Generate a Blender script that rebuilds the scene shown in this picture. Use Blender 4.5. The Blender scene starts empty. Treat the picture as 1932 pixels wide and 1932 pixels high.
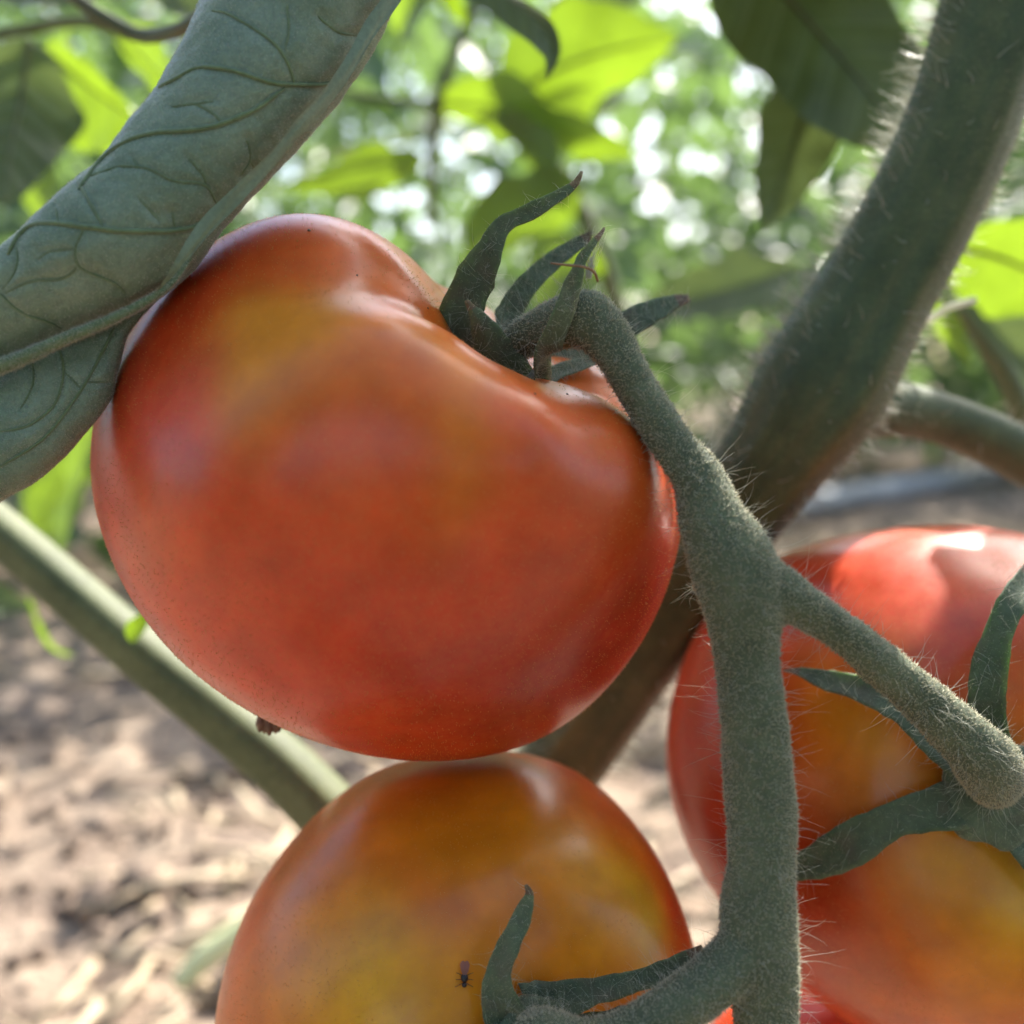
import bpy, bmesh, math, random
import numpy as np
from mathutils import Vector, Matrix

# ---------------------------------------------------------------- camera, light, exposure
SC = bpy.context.scene
COL = SC.collection
CAM_H = 0.28
PITCH = math.radians(8.0)            # the phone looks a little downwards
cam_data = bpy.data.cameras.new('camera')
cam = bpy.data.objects.new('camera', cam_data)
COL.objects.link(cam)
cam.location = (0, 0, CAM_H)
cam.rotation_euler = (math.pi / 2 - PITCH, 0, 0)
cam_data.sensor_width = 36.0
cam_data.lens = 36.1
cam_data.clip_start = 0.01
cam_data.clip_end = 200.0
cam_data.dof.use_dof = True
cam_data.dof.focus_distance = 0.131
cam_data.dof.aperture_fstop = 11.5
cam_data.dof.aperture_blades = 0
SC.camera = cam

SUN_AZ, SUN_EL = math.radians(33.0), math.radians(46.0)
SUN_DIR = Vector((math.sin(SUN_AZ) * math.cos(SUN_EL), math.cos(SUN_AZ) * math.cos(SUN_EL), math.sin(SUN_EL)))
world = bpy.data.worlds.new('World')
SC.world = world
world.use_nodes = True
_nt = world.node_tree
_sky = _nt.nodes.new('ShaderNodeTexSky')
_sky.sky_type = 'NISHITA'
_sky.sun_disc = False
_sky.sun_elevation = SUN_EL
_sky.sun_rotation = SUN_AZ
_sky.dust_density = 3.0
_sky.air_density = 0.9
_bg = _nt.nodes['Background']
_nt.links.new(_sky.outputs[0], _bg.inputs[0])
_bg.inputs[1].default_value = 0.12
sun_data = bpy.data.lights.new('sun', 'SUN')
sun_data.energy = 2.9
sun_data.angle = math.radians(0.5)
sun_data.color = (1.0, 0.95, 0.86)
sun = bpy.data.objects.new('sun', sun_data)
COL.objects.link(sun)
sun.rotation_euler = SUN_DIR.to_track_quat('Z', 'Y').to_euler()
sun.location = SUN_DIR * 5

SC.view_settings.view_transform = 'Standard'
SC.view_settings.look = 'None'
SC.view_settings.gamma = 1.0
SC.view_settings.use_curve_mapping = False
SC.view_settings.exposure = 2.1
SC.render.engine = 'CYCLES'
SC.cycles.use_denoising = True
SC.cycles.max_bounces = 8
SC.cycles.transparent_max_bounces = 6
SC.cycles.sample_clamp_indirect = 6.0
SC.cycles.caustics_reflective = False
SC.cycles.caustics_refractive = False

rng = np.random.default_rng(7)
random.seed(7)

# ---------------------------------------------------------------- measuring: a picture position (of 1932) and a depth give a point in the place
F = 1938.0
_R = np.array(Matrix.Rotation(math.pi / 2 - PITCH, 3, 'X'))
_O = np.array((0, 0, CAM_H))
RIGHT, UP, FWD = _R[:, 0], _R[:, 1], -_R[:, 2]


def P(px, py, d):
    return _O + RIGHT * ((px - 966.0) / F * d) + UP * (-(py - 966.0) / F * d) + FWD * d


def project(V):
    q = (np.asarray(V) - _O)
    d = q @ FWD
    return np.stack([966 + F * (q @ RIGHT) / d, 966 - F * (q @ UP) / d, d], -1)


def path(pts):
    return np.array([P(*p) for p in pts])


def ground_at(px, py, z=0.0):
    r = P(px, py, 1.0) - _O
    return _O + r * ((z - CAM_H) / r[2])


# ---------------------------------------------------------------- mesh helpers
def np_mesh(name, V, faces, smooth=True):
    """faces: an (M,3) or (M,4) array, or a list of tuples."""
    me = bpy.data.meshes.new(name)
    V = np.asarray(V, dtype=np.float32)
    if isinstance(faces, np.ndarray):
        m, k = faces.shape
        me.vertices.add(len(V))
        me.vertices.foreach_set('co', V.ravel())
        me.loops.add(m * k)
        me.loops.foreach_set('vertex_index', faces.astype(np.int32).ravel())
        me.polygons.add(m)
        me.polygons.foreach_set('loop_start', np.arange(0, m * k, k, dtype=np.int32))
        try:
            me.polygons.foreach_set('loop_total', np.full(m, k, dtype=np.int32))
        except Exception:
            pass
        me.update(calc_edges=True)
        me.validate()
    else:
        me.from_pydata([tuple(v) for v in V], [], [tuple(f) for f in faces])
        me.update()
    if smooth:
        me.polygons.foreach_set('use_smooth', np.ones(len(me.polygons), dtype=bool))
    return me


ORIGIN = {}


def put(name, V, faces, mat, parent=None, smooth=True, kind=None, attr=None, uv=None):
    V = np.asarray(V, dtype=float)
    o0 = ORIGIN[parent.name] if parent is not None else V.mean(0)
    me = np_mesh(name, V - o0, faces, smooth)
    if attr is not None:
        for key, val in attr.items():
            a = me.attributes.new(key, 'FLOAT_COLOR', 'POINT')
            a.data.foreach_set('color', np.concatenate([val, np.ones((len(val), 1))], 1).astype(np.float32).ravel())
    if uv is not None:
        lay = me.uv_layers.new(name='UVMap')
        idx = np.zeros(len(me.loops), dtype=np.int32)
        me.loops.foreach_get('vertex_index', idx)
        lay.data.foreach_set('uv', uv[idx].astype(np.float32).ravel())
    me.materials.append(mat)
    ob = bpy.data.objects.new(name, me)
    COL.objects.link(ob)
    if parent is not None:
        ob.parent = parent
    else:
        ob.location = o0
    ORIGIN[ob.name] = o0
    if kind:
        ob['kind'] = kind
    return ob


def tag(o, label, cat, group=None):
    o['label'] = label
    o['category'] = cat
    if group:
        o['group'] = group
    return o


def thing(name, label, cat, loc, group=None):
    e = bpy.data.objects.new(name, None)
    e.empty_display_size = 0.01
    COL.objects.link(e)
    e.location = loc
    ORIGIN[e.name] = np.array(loc, dtype=float)
    return tag(e, label, cat, group)


def catmull(pts, n):
    """resample rows of pts (any width) smoothly to n rows"""
    pts = np.asarray(pts, dtype=float)
    k = len(pts)
    if k == 2:
        t = np.linspace(0, 1, n)[:, None]
        return pts[0] * (1 - t) + pts[1] * t
    seg = np.linalg.norm(np.diff(pts[:, :3], axis=0), axis=1) + 1e-9
    s = np.concatenate([[0], np.cumsum(seg ** 0.75)])
    t = np.linspace(0, s[-1], n)
    i = np.clip(np.searchsorted(s, t, side='right') - 1, 0, k - 2)
    tang = np.zeros_like(pts)
    tang[1:-1] = (pts[2:] - pts[:-2]) / (s[2:] - s[:-2])[:, None]
    tang[0] = (pts[1] - pts[0]) / (s[1] - s[0])
    tang[-1] = (pts[-1] - pts[-2]) / (s[-1] - s[-2])
    h = (s[i + 1] - s[i])
    u = ((t - s[i]) / h)[:, None]
    h = h[:, None]
    return ((2 * u**3 - 3 * u**2 + 1) * pts[i] + (u**3 - 2 * u**2 + u) * h * tang[i]
            + (-2 * u**3 + 3 * u**2) * pts[i + 1] + (u**3 - u**2) * h * tang[i + 1])


def unit(v):
    v = np.asarray(v, dtype=float)
    return v / (np.linalg.norm(v, axis=-1, keepdims=True) + 1e-12)


def frames(c, hint=None):
    t = unit(np.gradient(c, axis=0))
    n = np.zeros_like(c)
    h = np.array((0.31, -0.9, 0.2)) if hint is None else np.asarray(hint, dtype=float)
    v = h - t[0] * (h @ t[0])
    n[0] = unit(v)
    for i in range(1, len(c)):
        v = n[i - 1] - t[i] * (n[i - 1] @ t[i])
        n[i] = unit(v)
    return t, n, np.cross(t, n)


def tube(pts, rad, samples=60, sides=18, prof=None, hint=None, round_ends=True):
    """a swept tube with its own radii; prof(angle, u) shapes the cross section. Returns V, F(list), and (u, angle) per vertex"""
    rad = np.asarray(rad, dtype=float)
    q = catmull(np.concatenate([np.asarray(pts, dtype=float), rad[:, None]], 1), samples)
    c, r = q[:, :3], np.maximum(q[:, 3], 1e-5)
    t, n, b = frames(c, hint)
    if round_ends:
        cs, rs, ts, ns, bs = [], [], [], [], []
        for a in (80, 60, 40, 20):
            cs.append(c[0] - t[0] * r[0] * math.sin(math.radians(a)) * 0.8); rs.append(r[0] * math.cos(math.radians(a)))
            ts.append(t[0]); ns.append(n[0]); bs.append(b[0])
        c2, r2, t2, n2, b2 = list(c), list(r), list(t), list(n), list(b)
        for a in (20, 40, 60, 80):
            c2.append(c[-1] + t[-1] * r[-1] * math.sin(math.radians(a)) * 0.8); r2.append(r[-1] * math.cos(math.radians(a)))
            t2.append(t[-1]); n2.append(n[-1]); b2.append(b[-1])
        c, r, n, b = np.array(cs + c2), np.array(rs + r2), np.array(ns + n2), np.array(bs + b2)
    m = len(c)
    ang = np.linspace(0, 2 * math.pi, sides, endpoint=False)
    A, U = np.meshgrid(ang, np.linspace(0, 1, m))
    k = prof(A, U) if prof is not None else np.ones_like(A)
    V = (c[:, None, :] + (r[:, None] * k * np.cos(A))[..., None] * n[:, None, :]
         + (r[:, None] * k * np.sin(A))[..., None] * b[:, None, :]).reshape(-1, 3)
    Fc = []
    for i in range(m - 1):
        for j in range(sides):
            j2 = (j + 1) % sides
            Fc.append((i * sides + j, i * sides + j2, (i + 1) * sides + j2, (i + 1) * sides + j))
    Fc.append(tuple(range(sides))[::-1])
    Fc.append(tuple((m - 1) * sides + j for j in range(sides)))
    return V, Fc


def merge(parts):
    V, Fc, off = [], [], 0
    for v, f in parts:
        V.append(np.asarray(v))
        Fc += [tuple(i + off for i in q) for q in f]
        off += len(v)
    return np.concatenate(V), Fc


def remesh(parts, voxel, smooth=6):
    V, Fc = merge(parts)
    me = np_mesh('work', V, Fc)
    ob = bpy.data.objects.new('work', me)
    COL.objects.link(ob)
    m = ob.modifiers.new('r', 'REMESH')
    m.mode = 'VOXEL'
    m.voxel_size = voxel
    s = ob.modifiers.new('s', 'SMOOTH')
    s.factor = 0.5
    s.iterations = smooth
    dg = bpy.context.evaluated_depsgraph_get()
    ev = ob.evaluated_get(dg).to_mesh()
    ev.calc_loop_triangles()
    V = np.zeros(len(ev.vertices) * 3, dtype=np.float32)
    ev.vertices.foreach_get('co', V)
    N = np.zeros(len(ev.vertices) * 3, dtype=np.float32)
    ev.vertices.foreach_get('normal', N)
    T = np.zeros(len(ev.loop_triangles) * 3, dtype=np.int32)
    ev.loop_triangles.foreach_get('vertices', T)
    ob.evaluated_get(dg).to_mesh_clear()
    bpy.data.objects.remove(ob)
    bpy.data.meshes.remove(me)
    return V.reshape(-1, 3).astype(float), T.reshape(-1, 3), N.reshape(-1, 3).astype(float)


def tris_of(Fc):
    out = []
    for f in Fc:
        for i in range(1, len(f) - 1):
            out.append((f[0], f[i], f[i + 1]))
    return np.array(out)


def scatter(V, T, n, weight=None):
    """n random points on a triangle mesh with their normals"""
    a, b, c = V[T[:, 0]], V[T[:, 1]], V[T[:, 2]]
    cr = np.cross(b - a, c - a)
    ar = np.linalg.norm(cr, axis=1)
    w = ar.copy()
    if weight is not None:
        w = w * weight((a + b + c) / 3, unit(cr))
    i = rng.choice(len(T), n, p=w / w.sum())
    r1, r2 = np.sqrt(rng.random(n)), rng.random(n)
    p = a[i] * (1 - r1)[:, None] + b[i] * (r1 * (1 - r2))[:, None] + c[i] * (r1 * r2)[:, None]
    return p, unit(cr[i])


def stubs(p, n, length, radius, tilt=0.5):
    """short straight hairs: three-sided cones"""
    k = len(p)
    d = unit(n + rng.normal(0, tilt, (k, 3)))
    L = length * rng.uniform(0.55, 1.3, k)[:, None]
    x = unit(np.cross(d, rng.normal(0, 1, (k, 3))))
    y = np.cross(d, x)
    V = np.stack([p + x * radius, p + (-0.5 * x + 0.866 * y) * radius, p + (-0.5 * x - 0.866 * y) * radius, p + d * L], 1).reshape(-1, 3)
    b = np.arange(k)[:, None] * 4
    T = np.stack([b + np.array([0, 1, 3]), b + np.array([1, 2, 3]), b + np.array([2, 0, 3])], 1).reshape(-1, 3)
    return V, T


def long_hairs(p, n, length, radius, tilt=0.35, curl=0.5, seg=6, droop=None):
    k = len(p)
    d = unit(n + rng.normal(0, tilt, (k, 3)))
    L = length * rng.uniform(0.35, 1.25, k)[:, None]
    bend = rng.normal(0, curl, (k, 3))
    bend2 = rng.normal(0, curl * 0.6, (k, 3))
    x = unit(np.cross(d, rng.normal(0, 1, (k, 3))))
    y = np.cross(d, x)
    rings = []
    for s in range(seg + 1):
        u = s / seg
        c = p + (d * u + bend * u * u * 0.5 + bend2 * math.sin(u * 5.5) * 0.12 * u) * L
        if droop is not None:
            c = c + np.asarray(droop) * L * u * u
        r = radius * (1 - 0.8 * u)
        rings.append(np.stack([c + x * r, c + (-0.5 * x + 0.866 * y) * r, c + (-0.5 * x - 0.866 * y) * r], 1))
    V = np.stack(rings, 1).reshape(-1, 3)
    b = (np.arange(k) * (seg + 1) * 3)[:, None, None, None]
    s = (np.arange(seg) * 3)[None, :, None, None]
    q = np.array([[0, 1, 4, 3], [1, 2, 5, 4], [2, 0, 3, 5]])[None, None]
    return V, (b + s + q).reshape(-1, 4)


def hash_noise(p, scale, seed=0):
    """smooth value noise in 3-D, numpy"""
    q = np.asarray(p) * scale + seed * 17.31
    i = np.floor(q).astype(np.int64)
    f = q - i
    f = f * f * (3 - 2 * f)
    out = 0
    for dx in (0, 1):
        for dy in (0, 1):
            for dz in (0, 1):
                h = (i[..., 0] + dx) * 374761393 + (i[..., 1] + dy) * 668265263 + (i[..., 2] + dz) * 2147483647 + seed * 974711
                h = (h ^ (h >> 13)) * 1274126177
                h = ((h ^ (h >> 16)) & 0xffff) / 65535.0
                w = (f[..., 0] if dx else 1 - f[..., 0]) * (f[..., 1] if dy else 1 - f[..., 1]) * (f[..., 2] if dz else 1 - f[..., 2])
                out = out + h * w
    return out


# ---------------------------------------------------------------- materials
def mat_new(name):
    m = bpy.data.materials.new(name)
    m.use_nodes = True
    nt = m.node_tree
    return m, nt, nt.nodes['Principled BSDF'], nt.nodes['Material Output']


def N(nt, kind, **kw):
    n = nt.nodes.new(kind)
    for k, v in kw.items():
        if k.startswith('i_'):
            n.inputs[int(k[2:]) if k[2:].isdigit() else k[2:].replace('_', ' ')].default_value = v
        else:
            setattr(n, k, v)
    return n


def noise(nt, scale, detail=3.0, rough=0.55, vec=None):
    n = N(nt, 'ShaderNodeTexNoise')
    n.inputs['Scale'].default_value = scale
    n.inputs['Detail'].default_value = detail
    n.inputs['Roughness'].default_value = rough
    if vec is not None:
        nt.links.new(vec, n.inputs['Vector'])
    return n


def ramp(nt, fac, stops):
    r = N(nt, 'ShaderNodeValToRGB')
    e = r.color_ramp.elements
    while len(e) < len(stops):
        e.new(0.5)
    for k, (pos, col) in enumerate(stops):
        e[k].position = pos
        e[k].color = (*col, 1) if len(col) == 3 else col
    nt.links.new(fac, r.inputs[0])
    return r


def mixc(nt, a, b, fac, mode='MIX'):
    m = N(nt, 'ShaderNodeMix', data_type='RGBA', blend_type=mode)
    for sock, v in ((m.inputs[6], a), (m.inputs[7], b)):
        if isinstance(v, tuple):
            sock.default_value = (*v, 1)
        else:
            nt.links.new(v, sock)
    if isinstance(fac, (int, float)):
        m.inputs[0].default_value = fac
    else:
        nt.links.new(fac, m.inputs[0])
    return m.outputs[2]


def bump(nt, h, strength, dist):
    b = N(nt, 'ShaderNodeBump')
    b.inputs['Strength'].default_value = strength
    b.inputs['Distance'].default_value = dist
    nt.links.new(h, b.inputs['Height'])
    return b.outputs[0]


def coords(nt):
    return N(nt, 'ShaderNodeTexCoord').outputs['Object']


def tomato_material():
    m, nt, b, out = mat_new('tomato_skin')
    co = coords(nt)
    at = N(nt, 'ShaderNodeAttribute', attribute_name='pigment')
    fine = noise(nt, 1100, 3, 0.7, co)
    mid = noise(nt, 160, 3, 0.55, co)
    f1 = ramp(nt, fine.outputs[0], [(0.36, (0, 0, 0)), (0.62, (1, 1, 1))])
    c = mixc(nt, at.outputs['Color'], (0.62, 0.24, 0.05), 0.0)
    # fine golden freckles in the skin
    fr = N(nt, 'ShaderNodeMath', operation='MULTIPLY')
    nt.links.new(f1.outputs[0], fr.inputs[0])
    fr.inputs[1].default_value = 0.16
    c = mixc(nt, at.outputs['Color'], (0.60, 0.20, 0.045), fr.outputs[0])
    f2 = ramp(nt, mid.outputs[0], [(0.35, (0.86, 0.82, 0.82)), (0.65, (1.06, 1.06, 1.06))])
    c = mixc(nt, c, f2.outputs[0], 1.0, 'MULTIPLY')
    nt.links.new(c, b.inputs['Base Color'])
    b.inputs['Subsurface Weight'].default_value = 0.35
    b.inputs['Subsurface Radius'].default_value = (1.0, 0.22, 0.10)
    b.inputs['Subsurface Scale'].default_value = 0.004
    rg = ramp(nt, mid.outputs[0], [(0.3, (0.33, 0.33, 0.33)), (0.7, (0.45, 0.45, 0.45))])
    nt.links.new(rg.outputs[0], b.inputs['Roughness'])
    b.inputs['Specular IOR Level'].default_value = 0.25
    b.inputs['Coat Weight'].default_value = 0.35
    b.inputs['Coat Roughness'].default_value = 0.23
    nt.links.new(bump(nt, fine.outputs[0], 0.10, 0.0001), b.inputs['Normal'])
    return m


def plant_material(name, dark, light, rough=0.75, scale=220, sheen=0.25, grain=1400, blot=None, spec=0.35, attr=None):
    m, nt, b, out = mat_new(name)
    co = coords(nt)
    n1 = noise(nt, scale, 4, 0.6, co)
    n2 = noise(nt, grain, 2, 0.6, co)
    c = ramp(nt, n1.outputs[0], [(0.3, dark), (0.7, light)]).outputs[0]
    g = ramp(nt, n2.outputs[0], [(0.3, (0.8, 0.8, 0.8)), (0.7, (1.15, 1.15, 1.12))]).outputs[0]
    c = mixc(nt, c, g, 1.0, 'MULTIPLY')
    if attr:
        c = mixc(nt, c, N(nt, 'ShaderNodeAttribute', attribute_name=attr).outputs['Color'], 1.0, 'MULTIPLY')
    if blot is not None:
        n3 = noise(nt, blot[1], 3, 0.5, co)
        c = mixc(nt, c, blot[0], ramp(nt, n3.outputs[0], [(0.5, (0, 0, 0)), (0.72, (blot[2],) * 3)]).outputs[0])
    nt.links.new(c, b.inputs['Base Color'])
    b.inputs['Roughness'].default_value = rough
    b.inputs['Specular IOR Level'].default_value = spec
    b.inputs['Sheen Weight'].default_value = sheen
    b.inputs['Sheen Roughness'].default_value = 0.5
    b.inputs['Subsurface Weight'].default_value = 0.15
    b.inputs['Subsurface Radius'].default_value = (0.7, 1.0, 0.3)
    b.inputs['Subsurface Scale'].default_value = 0.0012
    nt.links.new(bump(nt, n2.outputs[0], 0.35, 0.0002), b.inputs['Normal'])
    return m


def hair_material(name, col, trans=0.5, rough=0.4):
    m, nt, b, out = mat_new(name)
    b.inputs['Base Color'].default_value = (*col, 1)
    b.inputs['Roughness'].default_value = rough
    t = N(nt, 'ShaderNodeBsdfTranslucent')
    t.inputs[0].default_value = (*col, 1)
    mx = N(nt, 'ShaderNodeMixShader')
    mx.inputs[0].default_value = trans
    nt.links.new(b.outputs[0], mx.inputs[1])
    nt.links.new(t.outputs[0], mx.inputs[2])
    nt.links.new(mx.outputs[0], out.inputs[0])
    return m


def leaf_material(name, top, under, trans, tw=0.5, rough=0.42, vary=0.25, veins=True, spec=0.5):
    """a thin leaf: darker upper side, paler underside, light coming through"""
    m, nt, b, out = mat_new(name)
    co = coords(nt)
    n1 = noise(nt, 35, 4, 0.6, co)
    geo = N(nt, 'ShaderNodeNewGeometry')
    c = mixc(nt, top, under, geo.outputs['Backfacing'])
    v = ramp(nt, n1.outputs[0], [(0.3, (1 - vary,) * 3), (0.7, (1 + vary,) * 3)]).outputs[0]
    c = mixc(nt, c, v, 1.0, 'MULTIPLY')
    t_col = mixc(nt, trans, v, 1.0, 'MULTIPLY')
    if veins:
        uv = N(nt, 'ShaderNodeUVMap')
        sep = N(nt, 'ShaderNodeSeparateXYZ')
        nt.links.new(uv.outputs[0], sep.inputs[0])
        # lateral veins leave the midrib at a slant
        ab = N(nt, 'ShaderNodeMath', operation='ABSOLUTE'); nt.links.new(sep.outputs[1], ab.inputs[0])
        sl = N(nt, 'ShaderNodeMath', operation='MULTIPLY_ADD'); nt.links.new(ab.outputs[0], sl.inputs[0]); sl.inputs[1].default_value = -0.16
        nt.links.new(sep.outputs[0], sl.inputs[2])
        wob = N(nt, 'ShaderNodeMath', operation='MULTIPLY_ADD'); nt.links.new(n1.outputs[0], wob.inputs[0]); wob.inputs[1].default_value = 0.06
        nt.links.new(sl.outputs[0], wob.inputs[2])
        fr = N(nt, 'ShaderNodeMath', operation='MULTIPLY'); nt.links.new(wob.outputs[0], fr.inputs[0]); fr.inputs[1].default_value = 8.0
        fc = N(nt, 'ShaderNodeMath', operation='PINGPONG'); nt.links.new(fr.outputs[0], fc.inputs[0]); fc.inputs[1].default_value = 0.5
        lv = ramp(nt, fc.outputs[0], [(0.0, (1, 1, 1)), (0.06, (0, 0, 0))])
        mv = ramp(nt, ab.outputs[0], [(0.0, (1, 1, 1)), (0.06, (0, 0, 0))])
        mxv = N(nt, 'ShaderNodeMath', operation='MAXIMUM'); nt.links.new(lv.outputs[0], mxv.inputs[0]); nt.links.new(mv.outputs[0], mxv.inputs[1])
        vf = N(nt, 'ShaderNodeMath', operation='MULTIPLY'); nt.links.new(mxv.outputs[0], vf.inputs[0]); vf.inputs[1].default_value = 0.45
        c = mixc(nt, c, tuple(min(1, x * 1.9 + 0.03) for x in under), vf.outputs[0])
        t_col = mixc(nt, t_col, tuple(x * 0.55 for x in trans), vf.outputs[0])
        hb = N(nt, 'ShaderNodeMath', operation='ADD'); nt.links.new(n1.outputs[0], hb.inputs[0]); nt.links.new(fc.outputs[0], hb.inputs[1])
        nt.links.new(bump(nt, hb.outputs[0], 0.5, 0.0015), b.inputs['Normal'])
    nt.links.new(c, b.inputs['Base Color'])
    b.inputs['Roughness'].default_value = rough
    b.inputs['Specular IOR Level'].default_value = spec
    t = N(nt, 'ShaderNodeBsdfTranslucent')
    nt.links.new(t_col, t.inputs[0])
    mx = N(nt, 'ShaderNodeMixShader')
    mx.inputs[0].default_value = tw
    nt.links.new(b.outputs[0], mx.inputs[1])
    nt.links.new(t.outputs[0], mx.inputs[2])
    nt.links.new(mx.outputs[0], out.inputs[0])
    return m


M_TOM = tomato_material()
M_STALK = plant_material('stalk_green', (0.064, 0.080, 0.042), (0.115, 0.135, 0.074), 0.8, 160, 0.08)
M_SEPAL = plant_material('sepal_green', (0.052, 0.076, 0.038), (0.105, 0.135, 0.074), 0.7, 260, 0.2, blot=((0.10, 0.075, 0.05), 300, 0.5))
M_SEPAL_TIP = plant_material('dry_tip_brown', (0.10, 0.06, 0.04), (0.2, 0.13, 0.09), 0.8, 600, 0.1)
M_STEM = plant_material('stem_green_brown', (0.050, 0.070, 0.030), (0.095, 0.110, 0.050), 0.65, 90, 0.1, grain=900, blot=((0.10, 0.05, 0.035), 60, 0.7))
M_MAINSTEM = plant_material('main_stem_skin', (0.042, 0.064, 0.025), (0.085, 0.110, 0.044), 0.6, 120, 0.1, grain=900, attr='pigment')
M_STEM2 = plant_material('stem_pale_green', (0.070, 0.092, 0.034), (0.135, 0.158, 0.064), 0.6, 70, 0.1, grain=700)
M_FUZZ = hair_material('velvet_fuzz', (0.60, 0.57, 0.42), 0.45, 0.6)
M_HAIR = hair_material('white_hair', (0.72, 0.72, 0.62), 0.5, 0.35)
M_GOLD = hair_material('golden_fuzz', (0.72, 0.42, 0.16), 0.5, 0.5)
M_ROLL = plant_material('leaf_underside', (0.105, 0.158, 0.098), (0.170, 0.228, 0.155), 0.5, 120, 0.15, grain=1900, spec=0.5)
M_VEIN = plant_material('vein_green', (0.080, 0.125, 0.055), (0.125, 0.175, 0.085), 0.7, 200, 0.3)
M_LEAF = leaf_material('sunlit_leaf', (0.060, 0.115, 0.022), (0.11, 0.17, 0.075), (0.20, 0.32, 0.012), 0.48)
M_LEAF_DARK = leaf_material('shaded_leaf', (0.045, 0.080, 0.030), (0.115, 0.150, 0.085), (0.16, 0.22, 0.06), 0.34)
M_LEAF_FAR = leaf_material('far_leaf', (0.050, 0.095, 0.045), (0.10, 0.150, 0.095), (0.22, 0.36, 0.09), 0.40, rough=0.42, veins=False, spec=0.5)
M_DRY = plant_material('dried_flower_brown', (0.12, 0.06, 0.035), (0.26, 0.15, 0.09), 0.6, 900, 0.0)


def soil_material():
    m, nt, b, out = mat_new('dry_soil')
    co = coords(nt)
    n1 = noise(nt, 2.2, 5, 0.6, co)
    n2 = noise(nt, 26, 6, 0.65, co)
    n3 = noise(nt, 170, 4, 0.6, co)
    c = ramp(nt, n2.outputs[0], [(0.28, (0.13, 0.092, 0.070)), (0.5, (0.30, 0.225, 0.165)), (0.72, (0.44, 0.35, 0.26))]).outputs[0]
    c = mixc(nt, c, (0.15, 0.125, 0.12), ramp(nt, n1.outputs[0], [(0.45, (0, 0, 0)), (0.65, (0.6, 0.6, 0.6))]).outputs[0])
    c = mixc(nt, c, ramp(nt, n3.outputs[0], [(0.3, (0.7, 0.7, 0.7)), (0.7, (1.2, 1.2, 1.2))]).outputs[0], 1.0, 'MULTIPLY')
    nt.links.new(c, b.inputs['Base Color'])
    b.inputs['Roughness'].default_value = 0.95
    b.inputs['Specular IOR Level'].default_value = 0.15
    nt.links.new(bump(nt, n2.outputs[0], 0.9, 0.02), b.inputs['Normal'])
    return m


def simple_material(name, c0, c1, scale, rough, spec=0.4, metallic=0.0):
    m, nt, b, out = mat_new(name)
    n1 = noise(nt, scale, 4, 0.6, coords(nt))
    nt.links.new(ramp(nt, n1.outputs[0], [(0.3, c0), (0.7, c1)]).outputs[0], b.inputs['Base Color'])
    b.inputs['Roughness'].default_value = rough
    b.inputs['Specular IOR Level'].default_value = spec
    return m


M_SOIL = soil_material()
M_STRAW = simple_material('straw', (0.34, 0.25, 0.16), (0.52, 0.42, 0.29), 14, 0.6)
M_CLOD = simple_material('soil_clod', (0.10, 0.075, 0.06), (0.30, 0.23, 0.18), 22, 0.95, 0.1)
M_HOSE = simple_material('grey_hose', (0.30, 0.30, 0.31), (0.46, 0.46, 0.47), 9, 0.45)
M_PALE = simple_material('pale_cut_stem', (0.52, 0.55, 0.28), (0.70, 0.72, 0.42), 40, 0.5)
M_BUG = simple_material('insect_black', (0.012, 0.010, 0.010), (0.03, 0.022, 0.02), 900, 0.35)
M_WING = hair_material('insect_wing', (0.42, 0.20, 0.15), 0.6, 0.25)


# ================================================================ THE SETTING
def build_ground():
    n = 260
    # finer near the camera, out to the horizon
    a = np.linspace(-1, 1, n)
    gx = np.sign(a) * (np.abs(a) * 1.2 + np.abs(a) ** 6 * 60)
    b = np.linspace(0, 1, n)
    gy = -1.5 + b * 5.0 + b ** 7 * 90
    X, Y = np.meshgrid(gx, gy)
    p = np.stack([X, Y, np.zeros_like(X)], -1).reshape(-1, 3)
    near = np.exp(-((p[:, 1] - 1.0) / 3.0) ** 2)
    z = (hash_noise(p, 3.0, 1) - 0.5) * 0.05 + (hash_noise(p, 11.0, 2) - 0.5) * 0.03 + (hash_noise(p, 34.0, 3) - 0.5) * 0.014
    p[:, 2] = z * near
    i = np.arange(n * n).reshape(n, n)
    Fq = np.stack([i[:-1, :-1], i[:-1, 1:], i[1:, 1:], i[1:, :-1]], -1).reshape(-1, 4)
    g = put('ground', p, Fq, M_SOIL, kind='structure')
    return g


def ground_z(p):
    p = np.array(p, dtype=float)
    p[..., 2] = 0
    near = np.exp(-((p[..., 1] - 1.0) / 3.0) ** 2)
    return near * ((hash_noise(p, 3.0, 1) - 0.5) * 0.05 + (hash_noise(p, 11.0, 2) - 0.5) * 0.03 + (hash_noise(p, 34.0, 3) - 0.5) * 0.014)


build_ground()


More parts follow.
